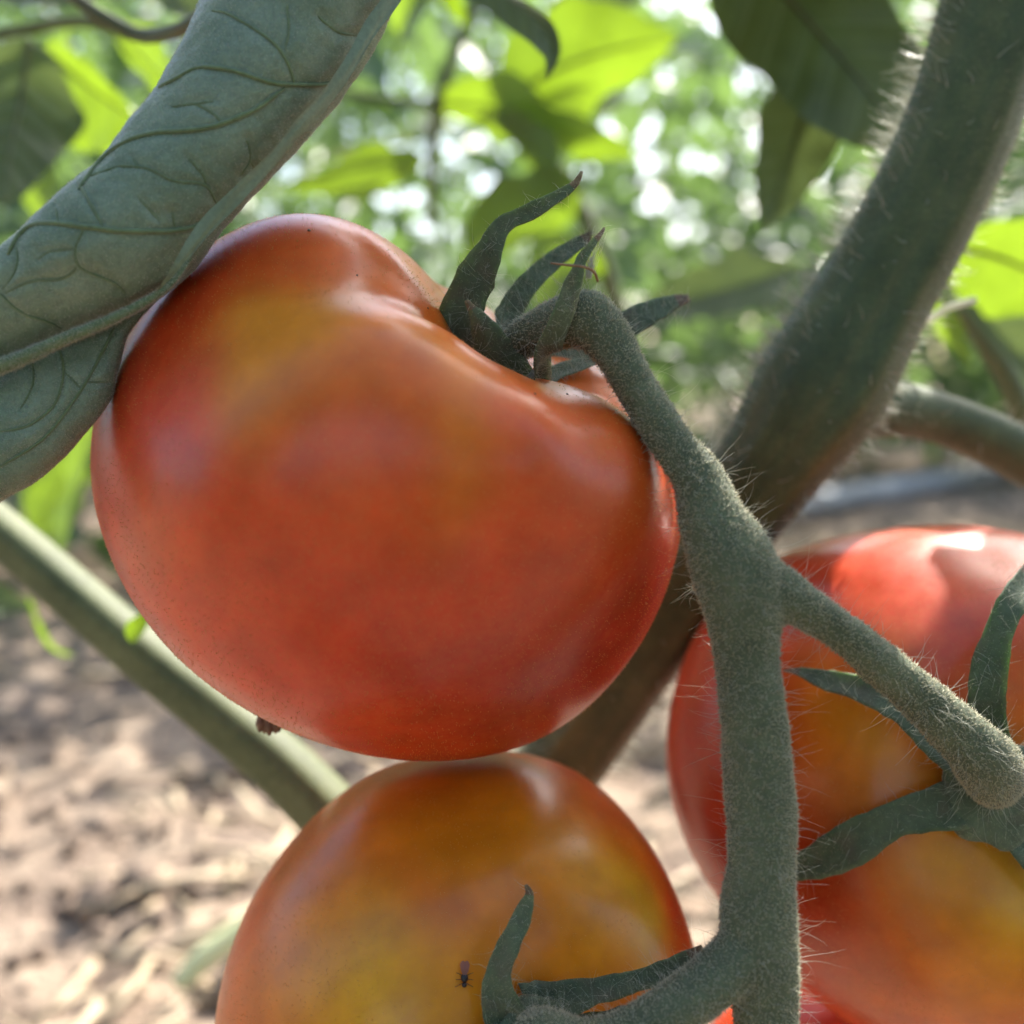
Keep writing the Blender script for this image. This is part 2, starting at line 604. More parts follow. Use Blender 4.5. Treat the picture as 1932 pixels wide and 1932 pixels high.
def build_mulch():
    """loose straw and soil crumbs between the rows: nobody could count them"""
    k = 5200
    y = 0.25 + rng.random(k) ** 1.6 * 4.2
    x = rng.uniform(-0.75, 0.75, k) * (y + 0.35)
    c = np.stack([x, y, np.zeros(k)], 1)
    keep = hash_noise(c, 5.0, 5) > 0.36
    c = c[keep]
    k = len(c)
    c[:, 2] = ground_z(c) + rng.uniform(0.001, 0.010, k)
    th = rng.normal(0.5, 0.7, k)
    d = np.stack([np.cos(th), np.sin(th), rng.normal(0, 0.16, k)], 1)
    L = rng.uniform(0.012, 0.06, k)[:, None]
    w = rng.uniform(0.0012, 0.004, k)[:, None]
    s = unit(np.cross(d, np.array((0, 0, 1.0))))
    u = np.cross(s, d)
    sag = np.array((0, 0, 1.0)) * rng.normal(0, 0.10, k)[:, None] * L
    rings = []
    for t in (-1, 0, 1):
        q = c + d * L * t * 0.5 + sag * (1 - t * t)
        rings.append(np.stack([q + s * w, q + u * w * 0.6, q - s * w, q - u * w * 0.6], 1))
    V = np.stack(rings, 1).reshape(-1, 3)
    b = (np.arange(k) * 12)[:, None, None, None]
    r = np.array([0, 4])[None, :, None, None]
    q = np.array([[0, 1, 5, 4], [1, 2, 6, 5], [2, 3, 7, 6], [3, 0, 4, 7]])[None, None]
    e = np.stack([np.array([3, 2, 1, 0]), np.array([8, 9, 10, 11])])[None] + (np.arange(k) * 12)[:, None, None]
    Fq = np.concatenate([(b + r + q).reshape(-1, 4), e.reshape(-1, 4)])
    o = put('straw_mulch', V, Fq, M_STRAW, smooth=False, kind='stuff')
    o['label'] = 'dry straw bits strewn over the sunlit soil'
    # crumbs of soil
    ico = bmesh.new()
    bmesh.ops.create_icosphere(ico, subdivisions=1, radius=1)
    iv = np.array([v.co for v in ico.verts])
    it = np.array([[v.index for v in f.verts] for f in ico.faces])
    ico.free()
    k = 4200
    y = 0.25 + rng.random(k) ** 1.7 * 4.0
    x = rng.uniform(-0.75, 0.75, k) * (y + 0.35)
    c = np.stack([x, y, np.zeros(k)], 1)
    r = rng.uniform(0.002, 0.008, k) * (1 + 1.2 * (rng.random(k) > 0.93))
    c[:, 2] = ground_z(c) + r * 0.3
    sc = rng.uniform(0.6, 1.3, (k, 1, 3))
    V = (c[:, None] + iv[None] * r[:, None, None] * sc * rng.uniform(0.75, 1.2, (k, len(iv), 1))).reshape(-1, 3)
    T = (it[None] + (np.arange(k) * len(iv))[:, None, None]).reshape(-1, 3)
    o = put('soil_crumbs', V, T, M_CLOD, smooth=False, kind='stuff')
    o['label'] = 'small brown soil crumbs scattered between the straw'


build_mulch()


def leaf_cards(c, size, axis_spread, seed):
    """many small bent leaflets: 8 triangles each, with a fold along the midrib"""
    r = np.random.default_rng(seed)
    k = len(c)
    d = unit(np.stack([r.normal(0, 1, k), r.normal(0, 1, k), r.normal(-0.35, 0.5, k)], 1))
    up = unit(np.stack([r.normal(0, axis_spread, k), r.normal(0, axis_spread, k), np.ones(k)], 1))
    s = unit(np.cross(d, up))
    n = np.cross(s, d)
    L = (size * r.uniform(0.6, 1.4, k))[:, None]
    W = L * r.uniform(0.20, 0.34, k)[:, None]
    prof = [(0.0, 0.06), (0.28, 0.95), (0.62, 0.8), (1.0, 0.03)]
    rings = []
    for u, w in prof:
        q = c + d * L * u - n * L * 0.30 * u * u
        rings.append(np.stack([q + s * W * w + n * W * w * 0.35, q, q - s * W * w + n * W * w * 0.35], 1))
    V = np.stack(rings, 1).reshape(-1, 3)
    b = (np.arange(k) * 12)[:, None, None, None]
    rr = (np.arange(3) * 3)[None, :, None, None]
    q = np.array([[0, 1, 4, 3], [1, 2, 5, 4]])[None, None]
    return V, (b + rr + q).reshape(-1, 4)


def build_far_rows():
    """the next rows of tomato plants, far out of focus, read as one mass each"""
    rows = [
        # y near, y far, x range factor, count, top height, leaflet size, density threshold
        (1.15, 1.75, 0.95, 5200, 0.86, 0.055, 0.42, 'loose tomato foliage of the nearest row behind the fruit'),
        (2.3, 3.1, 0.85, 11000, 1.45, 0.070, 0.375, 'blurred tomato foliage of the second row behind'),
        (3.8, 5.4, 0.85, 17000, 2.3, 0.095, 0.325, 'pale blurred tomato foliage of the farthest row'),
        (-1.3, -0.55, 2.6, 6500, 1.25, 0.085, 0.38, 'tomato foliage of the row across the path'),
    ]
    for k, (y0, y1, xf, cnt, top, size, thr, label) in enumerate(rows):
        xr = xf * max(abs(y1), 1.0)
        c = np.stack([rng.uniform(-xr, xr, cnt * 3), rng.uniform(y0, y1, cnt * 3), rng.random(cnt * 3) ** 1.1 * top], 1)
        n = 0.6 * hash_noise(c, 3.0 / (1 + 0.35 * k), 30 + k) + 0.4 * hash_noise(c, 8.0 / (1 + 0.35 * k), 40 + k)
        # plants hold their leaves above a bare foot; the crowns end unevenly
        edge = top * (0.72 + 0.5 * hash_noise(c * np.array((1, 0, 0)), 2.2, 50 + k))
        keep = (n > thr) & (c[:, 2] < edge) & (c[:, 2] > 0.05 + 0.09 * hash_noise(c, 4, 60) + (0.17 if k == 0 else 0.0) * (c[:, 0] > 0.15))
        c = c[keep][:cnt]
        V, Fq = leaf_cards(c, size, 0.55, 100 + k)
        o = put('tomato_row_foliage', V, Fq, M_LEAF_FAR, kind='stuff')
        o['label'] = label


build_far_rows()


# ================================================================ LEAVES, STEMS BEHIND


def sheet(center, width, normal, nu=36, nv=13, fold=0.25, lobes=0.0, wave=0.0, taper=None, seed=0, cup=0.0):
    """a leaf blade along a 3-D midrib. Returns V, quads, uv"""
    c = catmull(center, nu)
    u = np.linspace(0, 1, nu)
    t = unit(np.gradient(c, axis=0))
    nr = catmull(normal, nu) if np.ndim(normal) == 2 else np.repeat(np.asarray(normal, dtype=float)[None], nu, 0)
    nr = unit(nr - t * np.sum(nr * t, 1)[:, None])
    s = np.cross(t, nr)
    if taper is None:
        w = np.sin(np.pi * np.clip(u, 0, 1) ** 0.72) ** 0.85 * 0.97 + 0.015
    else:
        w = np.interp(u, *taper)
    r = np.random.default_rng(seed)
    ph = r.uniform(0, 6.28, 4)
    v = np.linspace(-1, 1, nv)
    U, Vv = np.meshgrid(u, v, indexing='ij')
    lob = 1 + lobes * (np.sin(U * 12 + ph[0] + np.sign(Vv) * ph[1]) * 0.75 + np.sin(U * 21 + ph[1] - np.sign(Vv) * ph[2]) * 0.45 + np.sin(U * 43 + ph[3] * np.sign(Vv)) * 0.15) * np.abs(Vv) ** 2
    ww = width * w[:, None] * lob
    lift = fold * np.abs(Vv) * ww + cup * Vv ** 2 * ww + wave * width * np.sin(U * 11 + ph[2] + Vv * 1.3) * Vv ** 2 + wave * 0.5 * width * np.sin(U * 23 + ph[3]) * np.abs(Vv)
    V = c[:, None] + s[:, None] * (Vv * ww)[..., None] + nr[:, None] * lift[..., None]
    i = np.arange(nu * nv).reshape(nu, nv)
    Fq = np.stack([i[:-1, :-1], i[:-1, 1:], i[1:, 1:], i[1:, :-1]], -1).reshape(-1, 4)
    return V.reshape(-1, 3), Fq, np.stack([U.ravel(), Vv.ravel()], 1)


LIT = []


def leaf(label, pts, width_px, tilt, mat, fold=0.25, lobes=0.12, wave=0.06, seed=0, cup=0.0, roll=0.0, vein_mat=None, group='tomato leaves behind the fruit', taper=None):
    """pts: (px, py, depth) along the midrib; tilt: lean of the blade's upper face (right, up, towards the lens)"""
    c = path(pts)
    d = np.mean([p[2] for p in pts])
    if mat is M_LEAF:
        tilt = (tilt[0] + 0.15, tilt[1], -max(abs(tilt[2]), 0.6))
    nrm = RIGHT * tilt[0] + UP * tilt[1] - FWD * tilt[2]
    w = width_px / F * d
    V, Fq, uv = sheet(c, w, nrm, lobes=lobes, fold=fold, wave=wave, seed=seed, cup=cup, taper=taper)
    if mat is M_LEAF:
        LIT.extend([c[0], c[len(c) // 2], c[-1]])
    e = thing('tomato_leaf', label, 'leaf', c[0], group)
    put('blade', V, Fq, mat, e, uv=uv)
    q = catmull(c, 14)
    t = unit(np.gradient(q, axis=0))
    nr = unit(nrm - t * (t @ nrm)[:, None])
    tv, tf = tube(q - nr * w * 0.012, np.linspace(w * 0.055, w * 0.012, 14), 22, 8)
    put('midrib', tv, tf, vein_mat or M_STEM2, e)
    return e


G = 'tomato leaves behind the fruit'
BRIGHT_TILT = (0.25, 0.9, 0.15)
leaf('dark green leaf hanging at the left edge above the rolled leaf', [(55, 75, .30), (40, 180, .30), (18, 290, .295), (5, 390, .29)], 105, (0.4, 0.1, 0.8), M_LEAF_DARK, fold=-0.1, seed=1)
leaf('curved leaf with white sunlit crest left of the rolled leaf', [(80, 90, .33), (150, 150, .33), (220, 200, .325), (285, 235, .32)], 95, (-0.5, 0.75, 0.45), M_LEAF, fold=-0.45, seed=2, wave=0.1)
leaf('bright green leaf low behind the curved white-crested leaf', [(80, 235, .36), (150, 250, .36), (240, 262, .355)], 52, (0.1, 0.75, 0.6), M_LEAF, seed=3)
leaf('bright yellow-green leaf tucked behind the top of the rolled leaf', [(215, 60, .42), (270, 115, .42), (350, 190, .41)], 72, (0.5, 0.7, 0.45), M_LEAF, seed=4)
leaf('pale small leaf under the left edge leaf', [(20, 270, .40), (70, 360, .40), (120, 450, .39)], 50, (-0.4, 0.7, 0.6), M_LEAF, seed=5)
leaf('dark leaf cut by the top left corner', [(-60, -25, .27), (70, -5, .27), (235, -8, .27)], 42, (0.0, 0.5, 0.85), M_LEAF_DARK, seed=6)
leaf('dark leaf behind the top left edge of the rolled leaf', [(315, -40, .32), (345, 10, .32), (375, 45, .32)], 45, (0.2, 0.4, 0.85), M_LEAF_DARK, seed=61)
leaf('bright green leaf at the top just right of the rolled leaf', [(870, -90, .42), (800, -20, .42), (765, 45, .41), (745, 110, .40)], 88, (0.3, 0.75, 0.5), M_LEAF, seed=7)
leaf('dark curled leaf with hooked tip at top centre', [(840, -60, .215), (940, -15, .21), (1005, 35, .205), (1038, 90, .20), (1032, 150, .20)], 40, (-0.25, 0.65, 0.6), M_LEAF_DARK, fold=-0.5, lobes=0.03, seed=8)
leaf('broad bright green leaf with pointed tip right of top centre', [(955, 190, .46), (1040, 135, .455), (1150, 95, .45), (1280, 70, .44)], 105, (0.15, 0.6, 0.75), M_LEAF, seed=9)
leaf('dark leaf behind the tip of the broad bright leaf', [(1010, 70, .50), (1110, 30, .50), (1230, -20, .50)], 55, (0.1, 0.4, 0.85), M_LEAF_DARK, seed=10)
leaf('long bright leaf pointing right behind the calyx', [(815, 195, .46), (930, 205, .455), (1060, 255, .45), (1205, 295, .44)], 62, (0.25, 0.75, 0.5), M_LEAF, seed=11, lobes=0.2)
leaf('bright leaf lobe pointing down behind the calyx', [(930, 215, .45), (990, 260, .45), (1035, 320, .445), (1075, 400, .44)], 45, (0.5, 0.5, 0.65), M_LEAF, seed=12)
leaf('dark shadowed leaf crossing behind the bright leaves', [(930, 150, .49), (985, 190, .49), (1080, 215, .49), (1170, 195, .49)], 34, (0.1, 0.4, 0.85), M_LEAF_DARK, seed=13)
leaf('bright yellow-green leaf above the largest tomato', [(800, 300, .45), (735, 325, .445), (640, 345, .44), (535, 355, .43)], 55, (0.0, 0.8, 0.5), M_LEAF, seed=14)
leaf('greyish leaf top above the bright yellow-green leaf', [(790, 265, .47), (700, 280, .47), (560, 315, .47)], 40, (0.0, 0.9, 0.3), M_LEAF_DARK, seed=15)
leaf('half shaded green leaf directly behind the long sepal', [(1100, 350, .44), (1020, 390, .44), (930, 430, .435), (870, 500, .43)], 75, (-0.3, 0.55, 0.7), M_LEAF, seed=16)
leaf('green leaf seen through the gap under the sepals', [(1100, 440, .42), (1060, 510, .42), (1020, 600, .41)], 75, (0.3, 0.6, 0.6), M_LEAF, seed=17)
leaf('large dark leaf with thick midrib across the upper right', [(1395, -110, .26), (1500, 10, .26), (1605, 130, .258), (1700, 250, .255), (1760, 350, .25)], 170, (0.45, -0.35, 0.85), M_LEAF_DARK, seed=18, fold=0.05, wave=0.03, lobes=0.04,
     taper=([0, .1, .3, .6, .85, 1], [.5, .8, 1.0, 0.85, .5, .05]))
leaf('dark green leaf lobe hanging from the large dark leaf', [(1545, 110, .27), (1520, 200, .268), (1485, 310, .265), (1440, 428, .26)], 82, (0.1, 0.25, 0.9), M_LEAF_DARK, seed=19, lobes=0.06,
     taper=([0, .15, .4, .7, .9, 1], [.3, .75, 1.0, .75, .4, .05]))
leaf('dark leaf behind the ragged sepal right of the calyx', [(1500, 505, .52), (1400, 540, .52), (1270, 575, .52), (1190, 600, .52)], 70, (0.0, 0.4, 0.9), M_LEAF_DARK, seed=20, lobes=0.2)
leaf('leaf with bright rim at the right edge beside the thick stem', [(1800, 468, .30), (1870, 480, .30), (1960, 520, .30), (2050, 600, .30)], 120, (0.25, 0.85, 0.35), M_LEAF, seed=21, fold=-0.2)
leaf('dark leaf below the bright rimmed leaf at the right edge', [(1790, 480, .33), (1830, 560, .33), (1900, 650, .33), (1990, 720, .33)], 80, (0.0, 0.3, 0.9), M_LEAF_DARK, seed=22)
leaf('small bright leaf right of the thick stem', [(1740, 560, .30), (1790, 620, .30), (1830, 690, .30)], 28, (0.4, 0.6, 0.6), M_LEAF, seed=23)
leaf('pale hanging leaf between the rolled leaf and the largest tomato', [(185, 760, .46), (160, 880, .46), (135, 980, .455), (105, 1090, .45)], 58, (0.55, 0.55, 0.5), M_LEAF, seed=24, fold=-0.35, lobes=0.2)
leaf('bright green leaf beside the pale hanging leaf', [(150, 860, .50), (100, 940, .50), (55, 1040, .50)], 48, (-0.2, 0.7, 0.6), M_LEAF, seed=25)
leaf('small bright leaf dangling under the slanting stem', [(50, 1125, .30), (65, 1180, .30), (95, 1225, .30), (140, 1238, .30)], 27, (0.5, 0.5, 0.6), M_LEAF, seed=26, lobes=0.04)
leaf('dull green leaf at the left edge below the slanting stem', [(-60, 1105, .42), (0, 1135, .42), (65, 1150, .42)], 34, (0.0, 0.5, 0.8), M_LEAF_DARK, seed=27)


def stalk_thing(name, label, cat, pts, widths, mat, part, prof=None, sides=14, samples=50, group=None):
    c = path(pts)
    r = np.array([w / F * p[2] / 2 for w, p in zip(widths, pts)])
    e = thing(name, label, cat, c[0], group)
    v, f = tube(c, r, samples, sides, prof)
    put(part, v, f, mat, e)
    return e, v, f


GS = 'thin leaf stalks behind the fruit'
stalk_thing('leaf_stalk', 'pale leaf stalk crossing the top left corner', 'leaf stalk', [(-40, 72, .31), (60, 52, .31), (160, 40, .31), (250, 62, .31)], [22, 22, 24, 20], M_STEM2, 'stalk', group=GS)
stalk_thing('leaf_stalk', 'dark sagging leaf stalk running into the rolled leaf', 'leaf stalk', [(120, -20, .22), (190, 30, .22), (260, 65, .22), (330, 58, .21), (400, 20, .20)], [24, 28, 28, 28, 28], M_STEM, 'stalk', group=GS)
stalk_thing('leaf_stalk', 'upright leaf stalk behind the calyx at top centre', 'leaf stalk', [(905, -20, .46), (868, 70, .46), (830, 180, .46), (815, 300, .47), (812, 420, .48)], [24, 22, 26, 20, 16], M_STEM2, 'stalk', group=GS)
stalk_thing('leaf_stalk', 'thin stalk branching left behind the rolled leaf', 'leaf stalk', [(820, 200, .46), (740, 190, .46), (640, 172, .46)], [16, 15, 14], M_STEM, 'stalk', group=GS)
stalk_thing('leaf_stalk', 'stalk with white sunlit side at the right edge', 'leaf stalk', [(1815, 585, .29), (1860, 650, .29), (1905, 720, .29), (1960, 860, .29)], [22, 36, 42, 46], M_STEM2, 'stalk', group=GS)
stalk_thing('leaf_stalk', 'small white curled stalk right of the thick stem', 'leaf stalk', [(1690, 604, .20), (1750, 603, .205), (1785, 582, .205), (1838, 566, .205)], [12, 13, 13, 13], M_HAIR, 'stalk', group=GS)
stalk_thing('leaf_stalk', 'pale upright stalk behind the pointed sepals', 'leaf stalk', [(1050, 310, .47), (1100, 400, .47), (1140, 500, .47), (1180, 640, .48)], [26, 30, 32, 30], M_STEM2, 'stalk', group=GS)


# the slanting stem at lower left
def groove(A, U):
    return 1 + 0.07 * np.cos(3 * A + 0.6) + 0.03 * np.cos(5 * A)


e, v, f = stalk_thing('slanting_stem', 'pale green grooved stem slanting down behind the tomatoes at lower left', 'stem',
                      [(-90, 930, .225), (40, 1035, .225), (250, 1215, .222), (420, 1350, .22), (560, 1470, .218), (720, 1640, .215)],
                      [90, 92, 100, 108, 116, 124], M_STEM2, 'stem', groove, 40, 90)
c = path([(240, 1205, .214), (262, 1182, .212), (285, 1150, .212)])
V_, F_, uv_ = sheet(c, 0.0022, -FWD + UP * 0.3, nu=14, nv=7, fold=0.4)
put('leaf_bud', V_, F_, M_LEAF, e, uv=uv_)
T_ = tris_of(f)
p_, n_ = scatter(v, T_, 9000)
hv, hf = stubs(p_, n_, 0.0004, 0.00003)
put('fuzz', hv, hf, M_FUZZ, e, kind='stuff')

# hose and cut stem on the ground
a, b_ = ground_at(1440, 985), ground_at(1990, 885)
d_ = (b_ - a)
hp = [a - d_ * 0.35, a, a + d_ * 0.5, b_, b_ + d_ * 0.6]
hp = [np.array((q[0], q[1], 0.022)) for q in hp]
v, f = tube(hp, [0.024] * 5, 40, 14, lambda A, U: 1 + 0.02 * np.cos(2 * A))
o = put('irrigation_hose', v, f, M_HOSE)
tag(o, 'pale grey hose lying on the ground behind the thick stem', 'hose')
a, b_ = ground_at(345, 1850, 0.012), ground_at(455, 1755, 0.03)
v, f = tube([a, a * .6 + b_ * .4 + np.array((0, 0, .002)), b_, b_ + (b_ - a) * 0.5], [0.0050, 0.0056, 0.0056, 0.005], 24, 12)
o = put('cut_stem', v, f, M_PALE)
tag(o, 'pale cut plant stem lying on the soil beside the lower tomato', 'plant stem')


# ================================================================ THICK MAIN STEM
def build_main_stem():
    pts = [(1990, -330, .172), (1905, -120, .172), (1872, 40, .173), (1815, 220, .175), (1735, 400, .178), (1640, 570, .181), (1545, 735, .184),
           (1460, 865, .188), (1370, 985, .195), (1270, 1130, .205), (1170, 1280, .215), (1050, 1450, .225), (930, 1620, .235)]
    wid = [215, 210, 212, 215, 215, 220, 250, 205, 185, 175, 165, 165, 165]
    c = path(pts)
    r = np.array([w / F * p[2] / 2 for w, p in zip(wid, pts)])
    e = thing('main_stem', 'thick hairy green-brown main stem running down from the top right corner', 'stem', c[-1])

    def prof(A, U):
        return 1 + 0.045 * np.cos(4 * A + 1.0 + U) + 0.03 * np.cos(7 * A + 2 * U) + 0.015 * np.cos(13 * A + 3 * U) - 0.07 * np.exp(-((A - 4.0) / 0.22) ** 2) + 0.05 * (hash_noise(np.stack([np.cos(A) * 2, np.sin(A) * 2, U * 14], -1), 1.0, 5) - 0.5)
    v1, f1 = tube(c, r, 140, 48, prof)
    b = [(1560, 745, .190), (1640, 765, .196), (1740, 780, .202), (1840, 815, .207), (1950, 870, .212), (2060, 930, .216)]
    bw = [120, 118, 98, 98, 104, 104]
    bc = path(b)
    br = np.array([w / F * p[2] / 2 for w, p in zip(bw, b)])
    v2, f2 = tube(bc, br, 50, 28)
    V, T, Nn = remesh([(v1, f1), (v2, f2)], 0.0007, 5)
    # split the continuous surface into stem and side branch, keeping the shading normals
    fc = V[T].mean(1)
    d1 = np.min(np.linalg.norm(fc[:, None] - catmull(c, 60)[None], axis=2) - np.interp(np.linspace(0, 1, 60), np.linspace(0, 1, len(r)), r)[None], axis=1)
    d2 = np.min(np.linalg.norm(fc[:, None] - catmull(bc, 40)[None], axis=2) - br.mean(), axis=1)
    # long brownish streaks that follow the stem
    cc = catmull(c, 220)
    tt, n0, b0 = frames(cc)
    ki = np.argmin(((V[:, None, :] - cc[None, ::4]) ** 2).sum(-1), 1) * 4
    rel = V - cc[ki]
    an = np.arctan2((rel * b0[ki]).sum(1), (rel * n0[ki]).sum(1))
    st = hash_noise(np.stack([np.cos(an) * 4.5, np.sin(an) * 4.5, ki / 38.0], 1), 1.0, 31) * 0.65 + hash_noise(np.stack([np.cos(an) * 11, np.sin(an) * 11, ki / 20.0], 1), 1.0, 32) * 0.35
    br_ = np.clip((st - 0.42) * 4, 0, 1)[:, None]
    low = np.clip((ki - 125) / 60.0, 0, 1)[:, None] * 0.55
    mixf = np.clip(br_ * 0.30 + low * 0.6, 0, 1)
    tone = np.array((1.0, 1.05, 1.0)) * (1 - mixf) + np.array((1.5, 0.95, 0.9)) * mixf
    tone = tone * (0.75 + 0.5 * st)[:, None]
    split_parts(e, V, T, Nn, np.where(d2 < d1 - 0.0006, 1, 0), ['stem', 'side_branch'], [M_MAINSTEM, M_MAINSTEM], tone)
    p, n = scatter(V, T, 36000)
    hv, hf = stubs(p, n, 0.00035, 0.000025)
    put('fuzz', hv, hf, M_FUZZ, e, kind='stuff')
    side = unit(-RIGHT * 0.8 + UP * 0.5)
    p, n = scatter(V, T, 3400, lambda q, m: 0.02 + np.clip(m @ side, 0, 1) ** 5 + 0.4 * np.clip(-(m @ side), 0, 1) ** 6)
    hv, hf = long_hairs(p, n, 0.0040, 0.00008, 0.28, 0.35, droop=-RIGHT * 0.1 + UP * 0.15)
    put('long_hairs', hv, hf, M_HAIR, e, kind='stuff')


def split_parts(e, V, T, Nn, lab, names, mats, tone=None):
    made = []
    for k, nm in enumerate(names):
        t = T[lab == k]
        if not len(t):
            continue
        idx, inv = np.unique(t.ravel(), return_inverse=True)
        o = put(nm, V[idx], inv.reshape(-1, 3), mats[k], e, attr=None if tone is None else {'pigment': tone[idx]})
        o.data.normals_split_custom_set_from_vertices([tuple(q) for q in unit(Nn[idx])])
        made.append(o)
    return made


build_main_stem()

# ================================================================ TOMATOES
COLS = {
    'red': (0.60, 0.042, 0.007), 'deep': (0.34, 0.012, 0.004), 'rose_sheen': (0.60, 0.045, 0.032), 'orange': (0.66, 0.125, 0.004),  # the rose tone paints the broad pinkish sky sheen
    'amber': (0.68, 0.245, 0.004), 'yellow': (0.68, 0.370, 0.010), 'lime': (0.46, 0.370, 0.016), 'brown': (0.44, 0.100, 0.005),
}


def build_tomato(label, center, depth_c, outline, depth_r, calyx_px, tilt, dimple, sigma, base, spots, seed, ico=7, shrink=0.962, ribs=0.012, fuzz=9000, lobe=1.0, knobs=(), shift=(0, 0)):
    """a fruit with its own measured outline, depth, stalk hollow and shoulders"""
    C = P(center[0] + shift[0], center[1] + shift[1], depth_c)
    # the fruit's own axes, seen from the lens
    vy = unit(C - _O)
    vx = unit(RIGHT - vy * (RIGHT @ vy))
    vz = np.cross(vx, vy)
    ol = np.array(outline, dtype=float)
    ang = np.arctan2(-(ol[:, 1] - center[1]), ol[:, 0] - center[0])
    rad = np.hypot(ol[:, 0] - center[0], ol[:, 1] - center[1]) / F * depth_c * shrink
    o = np.argsort(ang)
    ang, rad = ang[o], rad[o]
    grid = np.linspace(-np.pi, np.pi, 361)
    R = np.interp(grid, np.concatenate([ang - 2 * np.pi, ang, ang + 2 * np.pi]), np.tile(rad, 3))
    k = np.exp(-(np.arange(-40, 41) / 11.0) ** 2)
    k /= k.sum()
    R = np.convolve(np.concatenate([R[:-1], R[:-1], R[:-1]]), k, 'same')[360:721]
    bm = bmesh.new()
    bmesh.ops.create_icosphere(bm, subdivisions=ico, radius=1)
    D = np.array([v.co for v in bm.verts])
    T = np.array([[v.index for v in f.verts] for f in bm.faces])
    bm.free()
    phi = np.arctan2(D[:, 2], D[:, 0])
    cl = np.hypot(D[:, 0], D[:, 2])
    Rp = np.interp(phi, grid, R)
    w = cl ** 1.5
    Rr = Rp * w + R.mean() * (1 - w)
    L = np.stack([D[:, 0] * Rr, D[:, 1] * depth_r, D[:, 2] * Rr], 1)
    # stalk hollow with soft shoulders
    ka = math.atan2(-(calyx_px[1] - center[1]), calyx_px[0] - center[0])
    K = unit(np.array((math.cos(ka) * math.cos(tilt), -math.sin(tilt), math.sin(ka) * math.cos(tilt))))
    a = np.arccos(np.clip(D @ K, -1, 1))
    e1 = unit(np.cross(K, (0.0, 1.0, 0.2)))
    e2 = np.cross(K, e1)
    az = np.arctan2(D @ e2, D @ e1)
    rs = np.random.default_rng(seed)
    ph = rs.uniform(0, 6.28, 3)
    Rm = R.mean()
    lob = np.cos(5 * az + ph[0]) * 0.6 + np.cos(3 * az + ph[1]) * 0.4 + np.cos(8 * az + ph[2]) * 0.25
    lob = lob * lobe
    disp = -dimple * Rm * np.exp(-(a / sigma) ** 2) * (1 - 0.10 * lob) + 0.045 * Rm * np.exp(-((a - sigma * 1.75) / (sigma * 0.8)) ** 2) * (1 + 0.7 * lob)
    disp += ribs * Rm * lob * np.sin(np.clip(a, 0, 2.2) / 2.2 * np.pi) ** 2
    disp += (hash_noise(D, 1.7, seed) - 0.5) * 0.03 * Rm
    # knobbly shoulders round the hollow
    q0 = project(C + L[:, :1] * vx + L[:, 1:2] * vy + L[:, 2:3] * vz)
    for (sx, sy, wd, am) in knobs:
        dd = (q0[:, 0] - sx) ** 2 + (q0[:, 1] - sy) ** 2 + np.where(D[:, 1] < 0.15, 0, 1e9)
        k0 = D[np.argmin(dd)]
        disp += am * Rm * np.exp(-(np.arccos(np.clip(D @ k0, -1, 1)) / wd) ** 2)
    L = L + D * disp[:, None]
    V = C + L[:, :1] * vx + L[:, 1:2] * vy + L[:, 2:3] * vz
    # pigment: ripe red with unripe shoulders and blotches, plus painted sheen, shade and glow, placed on the skin in 3-D
    q = project(V)
    front = ((V - _O) * (V - C)).sum(1) < 0
    col = np.repeat(np.array(COLS[base])[None], len(V), 0)
    ring = np.exp(-(a / 0.62) ** 2)[:, None] * 0.5
    col = col * (1 - ring) + np.array(COLS['amber']) * ring
    wob = V + np.stack([hash_noise(V, 90, 3 + i) - 0.5 for i in range(3)], 1) * 0.012
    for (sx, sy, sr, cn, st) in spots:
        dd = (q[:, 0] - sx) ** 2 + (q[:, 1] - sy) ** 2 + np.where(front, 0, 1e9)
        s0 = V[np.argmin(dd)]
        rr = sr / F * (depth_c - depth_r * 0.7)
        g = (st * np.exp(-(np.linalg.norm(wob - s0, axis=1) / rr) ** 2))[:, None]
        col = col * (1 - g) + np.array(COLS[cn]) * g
    col = col * (0.9 + 0.2 * hash_noise(V, 260, 9))[:, None]
    root = thing('tomato', label, 'tomato', C, 'tomatoes hanging on the truss')
    put('fruit', V, T, M_TOM, root, attr={'pigment': col})
    p, n = scatter(V, T, fuzz, lambda m, nn: 0.25 + 1.3 * hash_noise(m, 150, 21) ** 2)
    hv, hf = stubs(p, n, 0.00024, 0.000038, 0.4)
    put('fuzz', hv, hf, M_GOLD, root, kind='stuff')
    Kw = K[0] * vx + K[1] * vy + K[2] * vz
    return root, V, T, C, Kw


def on_surface(V, px, py, C, lift=0.0):
    q = project(V)
    front = ((V - _O) * (V - C)).sum(1) < 0
    dd = (q[:, 0] - px) ** 2 + (q[:, 1] - py) ** 2 + np.where(front, 0, 1e9)
    s = V[np.argmin(dd)]
    return s + unit(s - C) * lift


